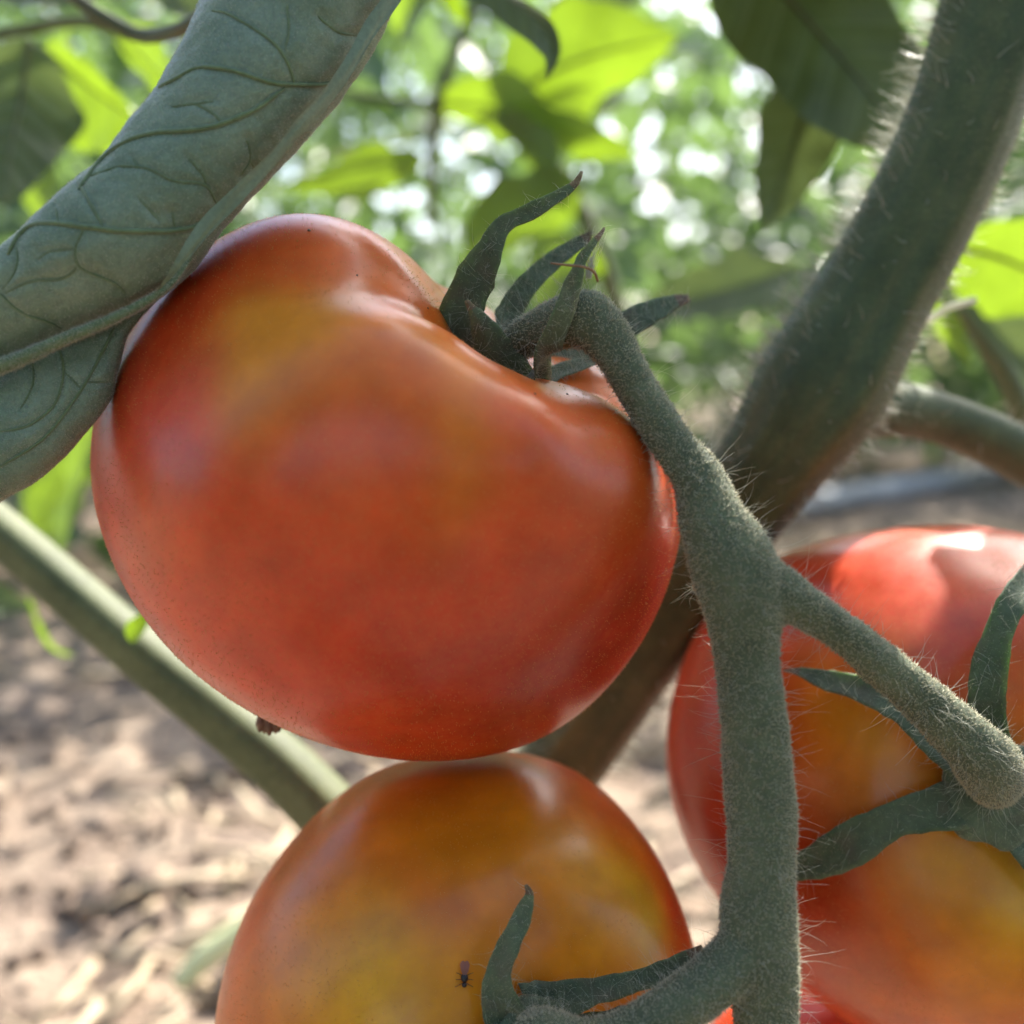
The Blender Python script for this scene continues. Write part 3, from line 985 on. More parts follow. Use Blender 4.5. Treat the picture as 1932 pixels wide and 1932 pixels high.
MAIN_OUT = [(175, 870), (198, 735), (245, 625), (312, 540), (400, 472), (500, 440), (600, 434), (700, 458), (800, 505), (900, 552), (1000, 600), (1090, 640), (1160, 695), (1225, 765),
            (1262, 850), (1281, 930), (1287, 1010), (1272, 1095), (1240, 1180), (1180, 1270), (1100, 1350), (1000, 1406), (900, 1430), (800, 1434), (700, 1422), (600, 1396),
            (480, 1340), (380, 1270), (300, 1190), (240, 1100), (200, 1000), (180, 935)]
T1, V1, F1, C1, K1 = build_tomato(
    'largest ripening tomato in the centre with upright pointed sepals on its shoulder', (730, 940), 0.152, MAIN_OUT, 0.0400, (932, 645), math.radians(29), 0.26, 0.44, 'red',
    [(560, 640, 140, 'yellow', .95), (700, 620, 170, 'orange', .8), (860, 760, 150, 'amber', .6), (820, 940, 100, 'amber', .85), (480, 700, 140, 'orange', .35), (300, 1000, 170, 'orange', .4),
     (640, 930, 110, 'red', .5), (740, 1010, 220, 'orange', .40), (700, 1200, 260, 'red', .7), (1020, 1330, 330, 'deep', .95), (1230, 1150, 220, 'deep', .9), (380, 720, 120, 'rose_sheen', .5), (900, 1000, 90, 'rose_sheen', .4), (1150, 950, 150, 'brown', .35), (330, 1250, 170, 'rose_sheen', .4),  # deep spots low right darken the ripe red with painted shade
     (620, 470, 140, 'orange', .5), (250, 700, 120, 'deep', .35)], 3, fuzz=22000,
    knobs=[(640, 560, .32, .008), (862, 705, .26, .018), (1000, 850, .32, .040), (1140, 840, .40, .030), (1005, 815, .13, .014), (1150, 800, .12, .014), (780, 470, .25, .012)], shift=(12, 4))
LOW_OUT = [(409, 1932), (418, 1840), (448, 1730), (492, 1640), (560, 1552), (640, 1485), (720, 1442), (800, 1424), (900, 1418), (1000, 1418), (1090, 1445), (1170, 1500), (1230, 1578),
           (1274, 1660), (1303, 1750), (1312, 1830), (1310, 1950), (1280, 2080), (1200, 2210), (1080, 2300), (900, 2350), (720, 2330), (560, 2240), (450, 2100)]
T2, V2, F2, C2, K2 = build_tomato(
    'orange and yellow tomato at the bottom touching the largest tomato from below', (858, 1880), 0.158, LOW_OUT, 0.0350, (1010, 1960), math.radians(62), 0.10, 0.36, 'orange',
    [(1000, 1760, 380, 'amber', .55), (1130, 1640, 150, 'amber', .9), (1120, 1720, 120, 'yellow', .5), (1220, 1780, 110, 'lime', .65), (1100, 1800, 120, 'amber', .7), (1265, 1640, 105, 'red', 1.0), (1295, 1760, 85, 'red', 1.0), (960, 1440, 150, 'brown', .7),  # red spots on the right edge paint sunlight glowing through the skin
     (900, 1430, 110, 'red', .5), (1090, 1470, 90, 'red', .55), (830, 1560, 150, 'amber', .4), (800, 1720, 110, 'rose_sheen', .35), (560, 1600, 120, 'brown', .5), (450, 1800, 140, 'red', .45), (620, 1880, 150, 'amber', .6),
     (960, 1800, 70, 'orange', .5), (680, 1900, 160, 'yellow', .7), (940, 1600, 140, 'amber', .5), (1200, 1900, 90, 'red', .5)], 5, fuzz=20000, ribs=0.004, lobe=0.2, shrink=0.97)
RIGHT_OUT = [(1262, 1430), (1272, 1340), (1296, 1260), (1335, 1180), (1400, 1100), (1480, 1045), (1560, 1010), (1680, 992), (1800, 990), (1932, 1005), (2080, 1070), (2180, 1180), (2240, 1330),
             (2250, 1500), (2210, 1680), (2120, 1830), (1990, 1930), (1850, 1965), (1700, 1945), (1600, 1905), (1510, 1850), (1420, 1770), (1355, 1690), (1302, 1605), (1270, 1510)]
T3, V3, F3, C3, K3 = build_tomato(
    'red and yellow tomato at right with sunlit top behind the truss stalk', (1755, 1470), 0.180, RIGHT_OUT, 0.0400, (1880, 1500), math.radians(64), 0.16, 0.33, 'red',
    [(1640, 1270, 110, 'amber', .85), (1600, 1430, 140, 'amber', .95), (1590, 1410, 70, 'yellow', .6), (1560, 1500, 90, 'orange', .5), (1800, 1220, 130, 'rose_sheen', .6), (1700, 1090, 220, 'red', .6), (1900, 1280, 90, 'orange', .5),
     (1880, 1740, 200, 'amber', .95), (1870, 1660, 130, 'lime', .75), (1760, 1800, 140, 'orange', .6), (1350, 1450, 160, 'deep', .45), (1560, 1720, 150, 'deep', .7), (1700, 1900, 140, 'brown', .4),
     (1930, 1850, 160, 'amber', .5)], 8, fuzz=20000, ribs=0.004, lobe=0.25, shrink=0.985, shift=(-12, -6))
FAR_OUT = [(1640 + 300 * math.cos(t), 2105 + 262 * math.sin(t)) for t in np.linspace(0, 6.2, 30)]
T4, V4, F4, C4, K4 = build_tomato(
    'bright red tomato mostly cut off at the bottom edge under the truss', (1640, 2105), 0.205, [(x - 60 if x < 1640 else x, y) for x, y in FAR_OUT], 0.030, (1500, 2300), math.radians(20), 0.1, 0.35, 'red',
    [(1560, 1900, 200, 'red', .8)], 12, ico=6, fuzz=3000)

# dried flower remnant under the largest tomato
c_ = P(508, 1358, 0.150)
parts = []
for k in range(5):
    d = unit(-UP * 0.8 + RIGHT * (k - 2) * 0.35 + FWD * (0.2 * (k % 2)))
    parts.append(tube([c_ + UP * 0.0014 + RIGHT * (k - 2) * 0.0005, c_ + d * 0.0009 + RIGHT * (k - 2) * 0.0003, c_ + d * 0.0021], [0.0005, 0.0008, 0.0003], 10, 8))
v, f = merge(parts)
o = put('dried_blossom', v, f, M_DRY, T1)
o['label'] = 'shrivelled brown flower remnant'


# ---------------------------------------------------------------- calyx
def sepal(parent, pts, widths, tilt, fold=0.35, thick=0.00045, twist=0.0, curl=0.0, tip=None, fuzz=1200, hairs=60, hair_len=0.0022):
    """a pointed sepal of real thickness: a folded blade along its own curve"""
    c0 = path(pts)
    w0 = np.array([w / F * p[2] / 2 for w, p in zip(widths, pts)])
    nu, nv = 34, 9
    q = catmull(np.concatenate([c0, w0[:, None]], 1), nu)
    c, w = q[:, :3], np.maximum(q[:, 3], 0.00008)
    w = w * (1 + 0.22 * (hash_noise(c, 520, len(FUZZ_SRC)) - 0.5) + 0.12 * (hash_noise(c, 1300, 5) - 0.5))
    t = unit(np.gradient(c, axis=0))
    nr0 = RIGHT * tilt[0] + UP * tilt[1] - FWD * tilt[2]
    nr = unit(nr0[None] - t * (t @ nr0)[:, None])
    s = np.cross(t, nr)
    if twist:
        an = np.linspace(0, twist, nu)[:, None]
        nr, s = nr * np.cos(an) + s * np.sin(an), s * np.cos(an) - nr * np.sin(an)
    v = np.linspace(-1, 1, nv)
    Fr, Bk = [], []
    for vv in v:
        off = s * (w * vv)[:, None] + nr * (w * fold * abs(vv) ** 1.4)[:, None]
        th = thick * (1 - 0.75 * vv * vv) * np.clip(w / (w.max() * 0.35), 0.25, 1)
        Fr.append(c + off + nr * th[:, None] * 0.5)
        Bk.append(c + off - nr * th[:, None] * 0.5)
    Fr, Bk = np.stack(Fr, 1), np.stack(Bk, 1)
    V = np.concatenate([Fr.reshape(-1, 3), Bk.reshape(-1, 3)])
    V = V + (np.stack([hash_noise(V, 700, 60 + i) for i in range(3)], 1) - 0.5) * 0.0003
    i = np.arange(nu * nv).reshape(nu, nv)
    j = i + nu * nv
    Fc = [tuple(x) for x in np.stack([i[:-1, :-1], i[:-1, 1:], i[1:, 1:], i[1:, :-1]], -1).reshape(-1, 4)]
    Fc += [tuple(x)[::-1] for x in np.stack([j[:-1, :-1], j[:-1, 1:], j[1:, 1:], j[1:, :-1]], -1).reshape(-1, 4)]
    for k in range(nu - 1):
        Fc.append((i[k, 0], i[k + 1, 0], j[k + 1, 0], j[k, 0]))
        Fc.append((i[k + 1, -1], i[k, -1], j[k, -1], j[k + 1, -1]))
    for k in range(nv - 1):
        Fc.append((i[0, k + 1], i[0, k], j[0, k], j[0, k + 1]))
        Fc.append((i[-1, k], i[-1, k + 1], j[-1, k + 1], j[-1, k]))
    Fc = [tuple(int(x) for x in q) for q in Fc]
    o = put('sepal', V, Fc, M_SEPAL, parent)
    o.data.materials.append(M_SEPAL_TIP)
    mi = np.zeros(len(o.data.polygons), dtype=np.int32)
    half = (nu - 1) * (nv - 1)
    for k in range(half):
        if k // (nv - 1) > nu * 0.88:
            mi[k] = mi[half + k] = 1
    o.data.polygons.foreach_set('material_index', mi)
    T = tris_of(Fc)
    FUZZ_SRC.append((V, T, fuzz, hairs, hair_len))
    return o


FUZZ_SRC = []


def finish_calyx(root, name='calyx_fuzz'):
    sv, lv = [], []
    for V, T, n, h, hl in FUZZ_SRC:
        p, nn = scatter(V, T, n)
        sv.append(stubs(p, nn, 0.00030, 0.000024, 0.5))
        if h:
            p, nn = scatter(V, T, h * 2)
            lv.append(long_hairs(p, nn, hl, 0.000026, 0.4, 0.7))
    V, off, Ts = [], 0, []
    for a, b in sv:
        V.append(a); Ts.append(b + off); off += len(a)
    put('sepal_fuzz', np.concatenate(V), np.concatenate(Ts), M_FUZZ, root, kind='stuff')
    if lv:
        V, off, Ts = [], 0, []
        for a, b in lv:
            V.append(a); Ts.append(b + off); off += len(a)
        put('sepal_hairs', np.concatenate(V), np.concatenate(Ts), M_HAIR, root, kind='stuff')
    FUZZ_SRC.clear()


def hub(parent, pt, K, r):
    """the flat green disc the sepals grow from"""
    c = P(*pt)
    x = unit(np.cross(K, (0.3, 0.2, 1.0)))
    y = np.cross(K, x)
    bm = bmesh.new()
    bmesh.ops.create_icosphere(bm, subdivisions=4, radius=1)
    d = np.array([v.co for v in bm.verts])
    T = np.array([[v.index for v in f.verts] for f in bm.faces])
    bm.free()
    star = 1 + 0.07 * np.cos(6 * np.arctan2(d[:, 1], d[:, 0]))
    V = c + (d[:, :1] * x + d[:, 1:2] * y) * r * star[:, None] + d[:, 2:3] * K * r * 0.22
    V = V + (np.stack([hash_noise(V, 500, 70 + i) for i in range(3)], 1) - 0.5) * 0.0006
    o = put('calyx', V, T, M_SEPAL, parent)
    FUZZ_SRC.append((V, T, 2200, 60, 0.0016))
    return o


# largest tomato: six upright pointed sepals round the stalk


def skin_depth(V, C, px, py, off):
    return float(project(on_surface(V, px, py, C))[2]) - off


def D1(px, py, off=0.0012):
    return (px, py, skin_depth(V1, C1, px, py, off))


cal = hub(T1, D1(938, 680, -.0003), K1, 0.0062)
sepal(cal, [(893, 700, .1405), (868, 650, .1385), (876, 585, .1365), (900, 525, .1350), (928, 468, .1335), (950, 426, .133), (1000, 400, .132), (1060, 366, .131), (1088, 345, .131), (1098, 324, .131)],
      [84, 98, 90, 76, 52, 34, 29, 22, 14, 5], (-0.35, -0.15, 0.95), 0.22, hairs=110)
sepal(cal, [(955, 640, .144), (962, 590, .146), (1000, 535, .147), (1050, 490, .148), (1098, 458, .149), (1114, 437, .149)], [50, 52, 46, 40, 26, 6], (0.3, 0.6, 0.7), 0.3, hairs=130)
sepal(cal, [(955, 750, .1372), (946, 705, .1345), (926, 650, .1322), (903, 603, .1305), (880, 567, .1300)], [104, 108, 72, 34, 8], (-0.2, 0.1, 0.95), -0.22, hairs=60)
sepal(cal, [(978, 748, .1372), (1002, 708, .1330), (1028, 660, .1275), (1056, 602, .1250), (1080, 535, .1245), (1098, 490, .1245), (1122, 455, .125), (1140, 430, .126)], [96, 84, 58, 42, 33, 22, 14, 4], (0.45, 0.2, 0.85), 0.3, hairs=90)
sepal(cal, [(975, 738, .1385), (1020, 718, .1395), (1065, 700, .1410), (1125, 678, .143), (1180, 640, .146)], [56, 48, 38, 26, 6], (0.1, 0.7, 0.7), 0.3, hairs=70)
sepal(cal, [(1010, 690, .146), (1090, 660, .149), (1160, 628, .150), (1225, 592, .150), (1270, 572, .150), (1300, 562, .150)], [50, 66, 70, 58, 36, 16], (0.1, 0.55, 0.85), 0.15, hairs=150, hair_len=0.003)
finish_calyx(cal)

# bottom tomato
def D2(px, py, off):
    return (px, py, skin_depth(V2, C2, px, py, off))


def D3(px, py, off):
    return (px, py, skin_depth(V3, C3, px, py, off))


cal = hub(T2, (1008, 1968, .1258), K2, 0.0055)
sepal(cal, [D2(975, 1945, .002), D2(945, 1880, .003), D2(945, 1825, .0045), D2(965, 1775, .006), D2(988, 1725, .0075), D2(1000, 1690, .009), D2(992, 1668, .010)], [110, 74, 48, 38, 31, 18, 6], (-0.2, 0.3, 0.9), 0.35, hairs=50)
sepal(cal, [D2(1010, 1925, .002), D2(1070, 1888, .003), D2(1140, 1868, .005), D2(1210, 1850, .007), (1280, 1825, .130), (1330, 1795, .130)], [130, 74, 44, 40, 40, 26], (0.1, 0.6, 0.75), 0.35, hairs=70)
sepal(cal, [D2(1030, 1960, .002), D2(1110, 1940, .004), D2(1200, 1922, .006), (1290, 1905, .131), (1380, 1870, .133)], [66, 52, 46, 40, 8], (0.2, 0.5, 0.8), 0.25, hairs=30)
sepal(cal, [D2(985, 1975, .002), D2(910, 1990, .003), D2(820, 2010, .004), D2(740, 2050, .006)], [70, 60, 40, 8], (-0.3, 0.2, 0.9), 0.25, hairs=20)
finish_calyx(cal)

# right tomato: flat star of sepals lying on the skin
cal = hub(T3, (1880, 1495, .1415), K3, 0.0075)
sepal(cal, [D3(1850, 1505, .002), D3(1760, 1528, .003), D3(1690, 1545, .003), D3(1610, 1590, .003), D3(1550, 1622, .0035), D3(1500, 1640, .004), D3(1440, 1655, .005)], [110, 78, 66, 74, 66, 46, 8], (-0.1, 0.3, 0.95), 0.2, hairs=60)
sepal(cal, [D3(1850, 1470, .002), D3(1780, 1410, .003), D3(1715, 1350, .004), D3(1640, 1305, .005), D3(1560, 1285, .006), D3(1505, 1268, .008), D3(1478, 1264, .009)], [100, 72, 64, 58, 40, 18, 4], (-0.2, 0.5, 0.85), 0.25, hairs=50)
sepal(cal, [D3(1885, 1450, .002), D3(1865, 1370, .004), D3(1862, 1300, .006), D3(1875, 1220, .008), D3(1905, 1140, .011), D3(1950, 1060, .015)], [90, 66, 64, 58, 50, 20], (-0.35, -0.1, 0.9), 0.35, hairs=70)
sepal(cal, [D3(1890, 1520, .002), D3(1930, 1575, .003), D3(1985, 1640, .003), D3(2060, 1720, .004)], [110, 96, 76, 10], (0.1, 0.2, 0.95), 0.25, hairs=20)
sepal(cal, [D3(1910, 1480, .002), D3(1990, 1470, .003), D3(2080, 1480, .004)], [90, 70, 10], (0.1, 0.2, 0.95), 0.25, hairs=10)
finish_calyx(cal)


# ================================================================ TRUSS STALK
def build_truss():
    def seg(pts, wid):
        c = path(pts)
        return c, np.array([w / F * p[2] / 2 for w, p in zip(wid, pts)])
    ped1 = seg([(948, 668, .1370), (985, 640, .1345), (1030, 618, .1320), (1075, 604, .1300), (1110, 602, .1290), (1142, 632, .1282), (1178, 692, .1272), (1232, 780, .1262), (1285, 862, .1252), (1318, 905, .1245), (1340, 960, .1238)],
               [58, 72, 84, 98, 104, 92, 82, 80, 84, 98, 108])
    main = seg([(1318, 905, .1245), (1345, 975, .1236), (1378, 1055, .1230), (1402, 1130, .1228), (1408, 1230, .1228), (1420, 1340, .1228), (1430, 1450, .1230), (1435, 1560, .1232), (1433, 1660, .1234), (1432, 1740, .1236), (1440, 1820, .1238), (1447, 1900, .1240), (1448, 1990, .1242), (1450, 2080, .1245)],
               [98, 128, 158, 158, 124, 122, 124, 126, 130, 142, 136, 118, 114, 114])
    ped2 = seg([(1430, 1775, .1230), (1365, 1838, .1222), (1285, 1893, .1214), (1200, 1945, .1208), (1110, 1975, .1200), (1040, 1960, .1195), (1012, 1950, .1215)], [120, 104, 96, 94, 96, 100, 90])
    ped3 = seg([(1408, 1085, .1226), (1480, 1122, .1226), (1560, 1172, .1235), (1640, 1234, .1252), (1720, 1303, .1270), (1790, 1366, .1288), (1845, 1418, .1302), (1868, 1448, .1330), (1876, 1472, .1385)], [110, 100, 78, 76, 82, 96, 112, 116, 100])
    stub = seg([(1318, 905, .1245), (1338, 890, .1243), (1352, 888, .1242)], [60, 46, 24])
    web = seg([(1400, 1090, .1228), (1450, 1130, .1227), (1470, 1142, .1227)], [140, 96, 64])
    parts = [tube(c, r, 70, 22) for c, r in (ped1, main, ped2, ped3, stub, web)]
    V, T, Nn = remesh(parts, 0.00040, 9)
    V = V + Nn * ((hash_noise(V, 420, 4) - 0.5) * 0.0004 + (hash_noise(V, 160, 5) - 0.5) * 0.0005)[:, None]
    e = thing('truss_stalk', 'grey-green velvety truss stalk forking between the tomatoes', 'stalk', P(1450, 2080, .1245))
    fc = V[T].mean(1)

    def dist(sg):
        c = catmull(np.concatenate([sg[0], sg[1][:, None]], 1), 70)
        return np.min(np.linalg.norm(fc[:, None] - c[None, :, :3], axis=2) - c[None, :, 3], axis=1)
    dm = dist(main) - 0.0004
    lab = np.argmin(np.stack([dm, dist(ped1), dist(ped2), dist(ped3)]), 0)
    split_parts(e, V, T, Nn, lab, ['stalk', 'pedicel', 'pedicel', 'pedicel'], [M_STALK] * 4)
    p, n = scatter(V, T, 46000)
    hv, hf = stubs(p, n, 0.00046, 0.000062, 0.75)
    put('fuzz', hv, hf, M_FUZZ, e, kind='stuff')
    p, n = scatter(V, T, 1500)
    hv, hf = long_hairs(p, n, 0.0036, 0.000024, 0.3, 0.6)
    put('long_hairs', hv, hf, M_HAIR, e, kind='stuff')
    # silvery wet glints of gum on the stalk
    return e, V


TR, TRV = build_truss()


# ================================================================ ROLLED LEAF
def build_rolled_leaf():
    e = thing('rolled_leaf', 'grey-green tomato leaf rolled into a tube with raised veins at upper left', 'leaf', P(300, 300, .128))

    def roll(Ls, Rs, ds, flat, nu=110, nv=64, amp=1.0):
        L = catmull(np.array([(x, y, d) for (x, y), d in zip(Ls, ds)]), nu)
        Rr = catmull(np.array([(x, y, d) for (x, y), d in zip(Rs, ds)]), nu)
        V = []
        for k in range(nu):
            pl, pr = P(*L[k]), P(*Rr[k])
            c, h = (pl + pr) / 2, (pr - pl) / 2
            r = np.linalg.norm(h)
            view = unit(c - _O)
            n = -unit(view - unit(h) * (view @ unit(h)))
            a = np.linspace(0, 2 * np.pi, nv, endpoint=False)
            V.append(c + np.cos(a)[:, None] * h + np.sin(a)[:, None] * n * r * flat)
        V = np.array(V)
        return V

    # upper roll
    Ls = [(520, -160), (432, -70), (385, 5), (345, 95), (275, 212), (165, 338), (62, 430), (-25, 515), (-110, 610)]
    Rs = [(880, -170), (800, -80), (735, 25), (665, 150), (560, 275), (430, 410), (318, 540), (130, 640), (-20, 700)]
    ds = [.132, .131, .130, .129, .1275, .126, .1255, .1255, .1265]
    A = roll(Ls, Rs, ds, 0.97)
    # lower half of the blade, below the midrib
    Ls2 = [(345, 505), (285, 560), (180, 612), (60, 662), (-40, 705), (-130, 745)]
    Rs2 = [(352, 512), (238, 632), (208, 752), (95, 880), (-10, 950), (-100, 1010)]
    ds2 = [.1315, .1310, .1300, .1285, .1280, .1280]
    B = roll(Ls2, Rs2, ds2, 0.62, 70, 48)
    out = []
    VEINS = [
        ([(300, 165), (333, 147), (369, 128), (409, 127), (456, 137), (508, 155), (556, 160), (610, 160), (652, 152)], 9),
        ([(556, 160), (544, 119), (520, 83), (476, 52), (429, 24), (400, 20)], 6),
        ([(150, 355), (167, 329), (198, 294), (238, 266), (286, 252), (357, 246), (417, 234), (476, 210), (536, 167)], 10),
        ([(16, 478), (40, 437), (71, 421), (139, 425), (198, 433), (278, 437), (357, 432), (388, 418)], 11),
        ([(147, 345), (171, 385), (194, 425)], 6), ([(222, 313), (278, 317), (325, 341), (389, 349), (409, 385), (425, 400)], 5), ([(165, 332), (222, 313)], 4),
        ([(369, 195), (410, 220), (417, 234)], 4), ([(357, 300), (385, 333), (389, 349)], 4), ([(325, 202), (369, 195), (400, 190)], 3.5),
        ([(105, 390), (108, 424)], 4), ([(325, 400), (330, 432)], 3.5), ([(264, 376), (300, 415)], 3), ([(540, 8), (545, 60), (536, 92)], 4),
        ([(600, 30), (640, 62), (672, 66)], 4), ([(470, 300), (490, 330)], 3.5), ([(466, 262), (472, 300), (455, 330)], 3.5),
        ([(158, 432), (140, 470), (150, 505), (210, 530), (235, 552)], 4.5), ([(140, 470), (90, 475), (70, 490)], 3), ([(145, 505), (120, 525), (60, 530), (10, 552)], 4),
        ([(0, 555), (40, 590), (85, 606), (115, 620)], 5), ([(25, 430), (32, 500), (5, 545)], 4), ([(250, 300), (262, 314)], 3),
    ]
    VB = [([(215, 620), (190, 670), (150, 740), (80, 830), (0, 880)], 6), ([(110, 650), (120, 700), (105, 760), (60, 800), (0, 815)], 5), ([(60, 668), (62, 720), (40, 770)], 4), ([(165, 720), (200, 722)], 3),
          ([(120, 700), (155, 735)], 3)]

    def relief(S, veins):
        """raise the veins and let the leaf skin puff up between them"""
        nu, nv, _ = S.shape
        V = S.reshape(-1, 3)
        q = project(V)
        du = np.gradient(S, axis=0)
        dv = np.gradient(S, axis=1)
        n = unit(np.cross(du, dv)).reshape(-1, 3)
        ctr = np.repeat(S.mean(1), nv, 0)
        if ((V - ctr) * n).sum(1).mean() < 0:
            n = -n
        facing = np.clip(0.35 - (unit(V - _O) * n).sum(1) * 1.0, 0, 1)
        h = np.zeros(len(V))
        dmin = np.full(len(V), 90.0)
        for pts, w in veins:
            pl = catmull(np.array([(x, y, 0) for x, y in pts], dtype=float), 40)[:, :2]
            d = np.min(np.hypot(q[:, None, 0] - pl[None, :, 0], q[:, None, 1] - pl[None, :, 1]), 1)
            dmin = np.minimum(dmin, d / (0.6 + w / 12))
        pillow = np.clip(dmin / 24.0, 0, 1)
        h = 0.00030 * (1 - (1 - pillow) ** 2) * facing
        h += (hash_noise(V, 260, 15) - 0.5) * 0.0005 + (hash_noise(V, 900, 16) - 0.5) * 0.00016
        V = V + n * h[:, None]
        return V.reshape(nu, nv, 3), n

    for nm, S, veins in (('blade', A, VEINS), ('blade', B, VB)):
        # refine before the relief
        nu, nv, _ = S.shape
        S2 = np.stack([catmull(S[:, j], nu * 3) for j in range(nv)], 1)
        S2 = np.concatenate([S2, S2[:, :1]], 1)
        t = np.linspace(0, nv, nv * 3 + 1)
        i0 = np.minimum(t.astype(int), nv - 1)
        fr = (t - i0)[None, :, None]
        S2 = (S2[:, i0] * (1 - fr) + S2[:, i0 + 1] * fr)[:, :-1]
        S3, n = relief(S2, veins)
        nu, nv, _ = S3.shape
        idx = np.arange(nu * nv).reshape(nu, nv)
        j2 = np.roll(idx, -1, 1)
        Fq = np.stack([idx[:-1], j2[:-1], j2[1:], idx[1:]], -1).reshape(-1, 4)
        V = S3.reshape(-1, 3)
        ob = put(nm, V, Fq, M_ROLL, e)
        q = project(V)
        facing = ((V - _O) * n).sum(1) < 0
        for pts, w in veins:
            pl = catmull(np.array([(x, y, 0) for x, y in pts], dtype=float), max(8, 5 * len(pts)))[:, :2]
            c3 = []
            for x, y in pl:
                dd = (q[:, 0] - x) ** 2 + (q[:, 1] - y) ** 2 + np.where(facing, 0, 1e9)
                k = int(np.argmin(dd))
                if dd[k] < 400:
                    c3.append(V[k] + n[k] * 0.00002)
            if len(c3) >= 3:
                c3 = np.array(c3)
                for _ in range(3):
                    c3[1:-1] = (c3[:-2] + 2 * c3[1:-1] + c3[2:]) / 4
                r = np.full(len(c3), w / F * 0.125 * 0.46)
                c3 = c3 + unit(_O - c3) * r[0] * 0.45
                r[-2:] *= 0.6
                r[:1] *= 0.6
                tv, tf = tube(c3, r, len(c3) * 2, 8)
                put('vein', tv, tf, M_VEIN, ob)
        Tq = np.concatenate([Fq[:, [0, 1, 2]], Fq[:, [0, 2, 3]]])
        p, nn = scatter(V, Tq, 40000 if nm == 'blade' and S is A else 22000)
        sg = np.sign(((p - V.mean(0)) * nn).sum(1).mean())
        hv, hf = stubs(p, nn * (sg if sg != 0 else 1), 0.00026, 0.000020, 0.6)
        out.append((hv, hf))
    # midrib: pale, hairy, along the lower right of the roll
    mp = [(365, 482, .1245), (310, 545, .1222), (215, 600, .1212), (120, 640, .1212), (40, 676, .1215), (-60, 712, .1225)]
    mw = [5, 13, 19, 23, 27, 30]
    mg = path([(800, -95, .1245), (728, 15, .1235), (650, 140, .1222), (545, 262, .1205), (425, 392, .1190), (335, 502, .1190), (290, 556, .1205)])
    gv, gf, guv = sheet(mg, 0.0009, -FWD + RIGHT * 0.8 - UP * 0.5, nu=90, nv=9, fold=-0.15, wave=0.30, lobes=0.30, seed=41, taper=([0, .1, .5, .85, 1], [.6, .9, 1, .8, .1]))
    put('turned_margin', gv, gf, M_ROLL, e, uv=guv)
    c = path(mp)
    r = np.array([w / F * p[2] / 2 for w, p in zip(mw, mp)])
    v, f = tube(c, r, 70, 14)
    put('midrib', v, f, M_VEIN, e)
    p, nn = scatter(v, tris_of(f), 4000)
    out.append(stubs(p, nn, 0.0004, 0.000022, 0.5))
    V, Ts, off = [], [], 0
    for a, b in out:
        V.append(a); Ts.append(b + off); off += len(a)
    put('fuzz', np.concatenate(V), np.concatenate(Ts), M_HAIR, e, kind='stuff')


build_rolled_leaf()


# ================================================================ SMALL THINGS
def build_insect():
    c = on_surface(V2, 874, 1852, C2, 0.0004)
    n = unit(c - C2)
    x = unit(RIGHT - n * (RIGHT @ n))
    y = np.cross(n, x)
    e = thing('small_fly', 'tiny black fly sitting on the lower orange tomato', 'fly', c)

    def blob(ctr, r, name, mat):
        bm = bmesh.new()
        bmesh.ops.create_icosphere(bm, subdivisions=3, radius=1)
        d = np.array([v.co for v in bm.verts])
        t = np.array([[v.index for v in f.verts] for f in bm.faces])
        bm.free()
        V = ctr + d[:, :1] * x * r[0] + d[:, 1:2] * y * r[1] + d[:, 2:3] * n * r[2]
        return put(name, V, t, mat, e)
    blob(c + y * 0.0002, (0.00045, 0.00055, 0.0004), 'body', M_BUG)
    blob(c - y * 0.0006, (0.00032, 0.0003, 0.0003), 'head', M_BUG)
    for s in (-1, 1):
        cc = np.array([c + y * 0.0003 + n * 0.0003, c + y * 0.0011 + x * s * 0.00015 + n * 0.0004, c + y * 0.0021 + x * s * 0.00025 + n * 0.0003])
        V, Fq, uv = sheet(cc, 0.0004, n, nu=12, nv=5, fold=0.05, taper=([0, .4, .8, 1], [.2, .8, 1, .3]))
        put('wing', V, Fq, M_WING, e)
        for k in (-1, 0, 1):
            a = c + y * 0.0003 * k
            v, f = tube([a, a + x * s * 0.0006 + y * k * 0.0003 + n * 0.0002, a + x * s * 0.0011 + y * k * 0.0005 - n * 0.0003], [0.00005, 0.00004, 0.00003], 8, 6)
            put('leg', v, f, M_BUG, e)


build_insect()


def build_tuft():
    base = P(1110, 520, .1275)
    e = thing('seed_tuft', 'white silky seed tuft with a brown thread caught behind the thin front sepal', 'seed tuft', base)
    p = base + rng.normal(0, 0.0002, (70, 3))
    d = np.repeat(unit(UP * 0.9 + RIGHT * 0.18)[None], 70, 0) + rng.normal(0, 0.14, (70, 3))
    hv, hf = long_hairs(p, d, 0.0046, 0.00004, 0.06, 0.12)
    put('bristles', hv, hf, M_HAIR, e, kind='stuff')
    v, f = tube(path([(1040, 496, .1235), (1070, 500, .123), (1100, 503, .1228), (1120, 512, .1235), (1128, 530, .1245)]), [0.00012, 0.00016, 0.00016, 0.00018, 0.00016], 30, 8)
    put('thread', v, f, M_DRY, e)


build_tuft()

# specks of dirt on the shoulder of the largest tomato
for k, (px, py) in enumerate([(580, 434), (1012, 742), (1060, 716), (1072, 742), (670, 520), (806, 578)]):
    c = on_surface(V1, px, py, C1, 0.0)
    bm = bmesh.new()
    bmesh.ops.create_icosphere(bm, subdivisions=2, radius=1)
    d = np.array([v.co for v in bm.verts])
    t = np.array([[v.index for v in f.verts] for f in bm.faces])
    bm.free()
    r = (0.00028 if k == 0 else 0.00013) * rng.uniform(0.8, 1.3)
    put('dirt_speck', c + d * r * (0.7 + 0.6 * hash_noise(d, 2.3, k)[:, None]), t, M_BUG if k else M_DRY, T1)

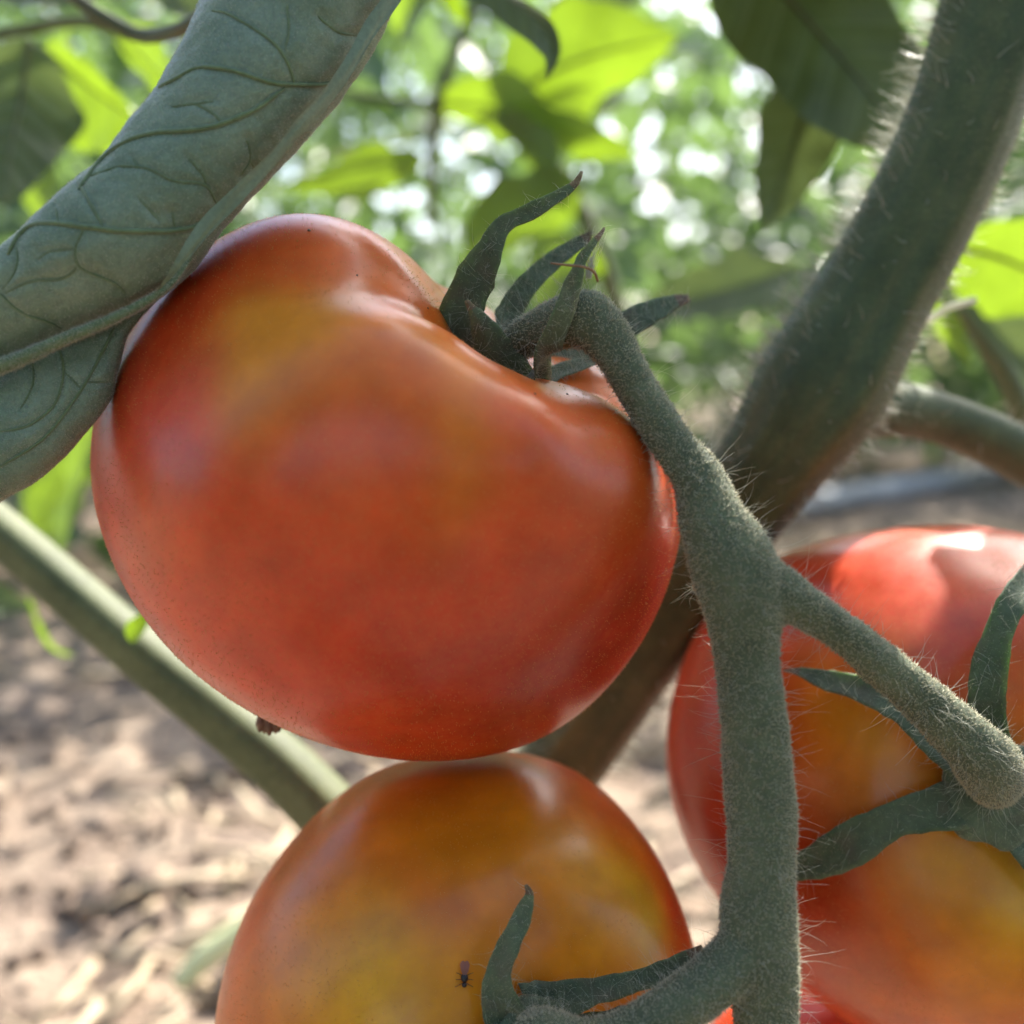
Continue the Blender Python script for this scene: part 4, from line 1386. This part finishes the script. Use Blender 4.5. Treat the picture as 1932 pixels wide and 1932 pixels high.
# ================================================================ LEAVES ADDED OUT OF VIEW TO SHADE THE FRUIT AND THE NEAR GROUND
def build_shade_leaves():
    sd = np.array(SUN_DIR)
    lit = list(LIT) + [P(*q) for q in [(1600, 1015, .168), (1680, 1003, .171), (1740, 1000, .172), (1560, 1030, .165), (1700, 1050, .158), (1620, 1050, .160), (1660, 1080, .152), (1910, 1010, .175),
                                       (1745, 90, .174), (1690, 210, .175), (1630, 330, .176), (1570, 450, .178), (1490, 580, .180), (1420, 680, .182), (1310, 1120, .205), (1200, 1300, .215),
                                       (170, 1110, .222), (240, 1170, .222), (330, 1250, .22), (450, 1370, .218)]]
    lit = np.array(lit)
    # small leaves close by, where the sun would otherwise reach the fruit and the rolled leaf
    tg = np.concatenate([V1[rng.integers(0, len(V1), 330)], np.array([P(x, y, .127) for x, y in zip(rng.uniform(0, 650, 70), rng.uniform(0, 800, 70))])])
    q2 = project(V2)
    patch = V2[(q2[:, 0] > 1080) & (q2[:, 0] < 1320) & (q2[:, 1] > 1480) & (q2[:, 1] < 1900) & (((V2 - _O) * (V2 - C2)).sum(1) < 0)]
    tg2 = np.concatenate([V2[rng.integers(0, len(V2), 500)], patch[rng.integers(0, len(patch), 420)], V1[rng.integers(0, len(V1), 400)]])
    q3 = project(V3)
    top3 = V3[(q3[:, 0] > 1775) & (q3[:, 0] < 2000) & (q3[:, 1] > 985) & (q3[:, 1] < 1120)]
    tg2 = np.concatenate([tg2, top3[rng.integers(0, len(top3), 60)]])
    a = np.concatenate([tg, tg2])
    na, nb = len(tg), len(tg2)
    a = a + sd * rng.uniform(0.17, 0.33, len(a))[:, None] + rng.normal(0, 0.006, (len(a), 3))
    k = 3000
    u = np.stack([rng.uniform(-1.4, 1.6, k), rng.uniform(0.10, 0.50, k), rng.uniform(0.62, 1.55, k)], 1)
    u = u[(hash_noise(u, 6.0, 77) > 0.45) & (np.abs(u[:, 0]) > 0.42)]
    c = np.concatenate([a, u])
    size = np.concatenate([np.full(na, 0.042), np.full(500, 0.022), np.full(420, 0.016), np.full(nb - 920, 0.022), np.full(len(u), 0.085)])
    V, Fq = leaf_cards(c, size, 0.45, 11)
    k = len(c)
    W = V.reshape(k, 12, 3)
    rel = W[:, :, None, :] - lit[None, None]
    along = rel @ sd
    dist = np.linalg.norm(rel - along[..., None] * sd, axis=-1)
    # the leaves that shade the lower fruit only have to spare the top of the right-hand fruit
    n3 = len(LIT)
    near3 = ((dist[na + 500:na + 920, :, n3:n3 + 8] < 0.004) & (along[na + 500:na + 920, :, n3:n3 + 8] > 0)).any((1, 2))
    hits = ((dist < np.where(size < 0.03, 0.003, np.where(size < 0.06, 0.010, 0.030))[:, None, None]) & (along > 0)).any((1, 2))
    hits[na + 500:na + 920] = near3
    q = project(W.reshape(-1, 3)).reshape(k, 12, 3)
    inside = ((q[..., 2] > 0) & (q[..., 0] > -60) & (q[..., 0] < 1990) & (q[..., 1] > -60) & (q[..., 1] < 1990)).any(1)
    keep = ~hits & ~inside
    V = W[keep].reshape(-1, 3)
    o = put('shading_foliage', V, Fq[:keep.sum() * 6], M_LEAF, kind='stuff')
    o['label'] = 'unseen tomato leaves added above the picture to shade the fruit'


build_shade_leaves()
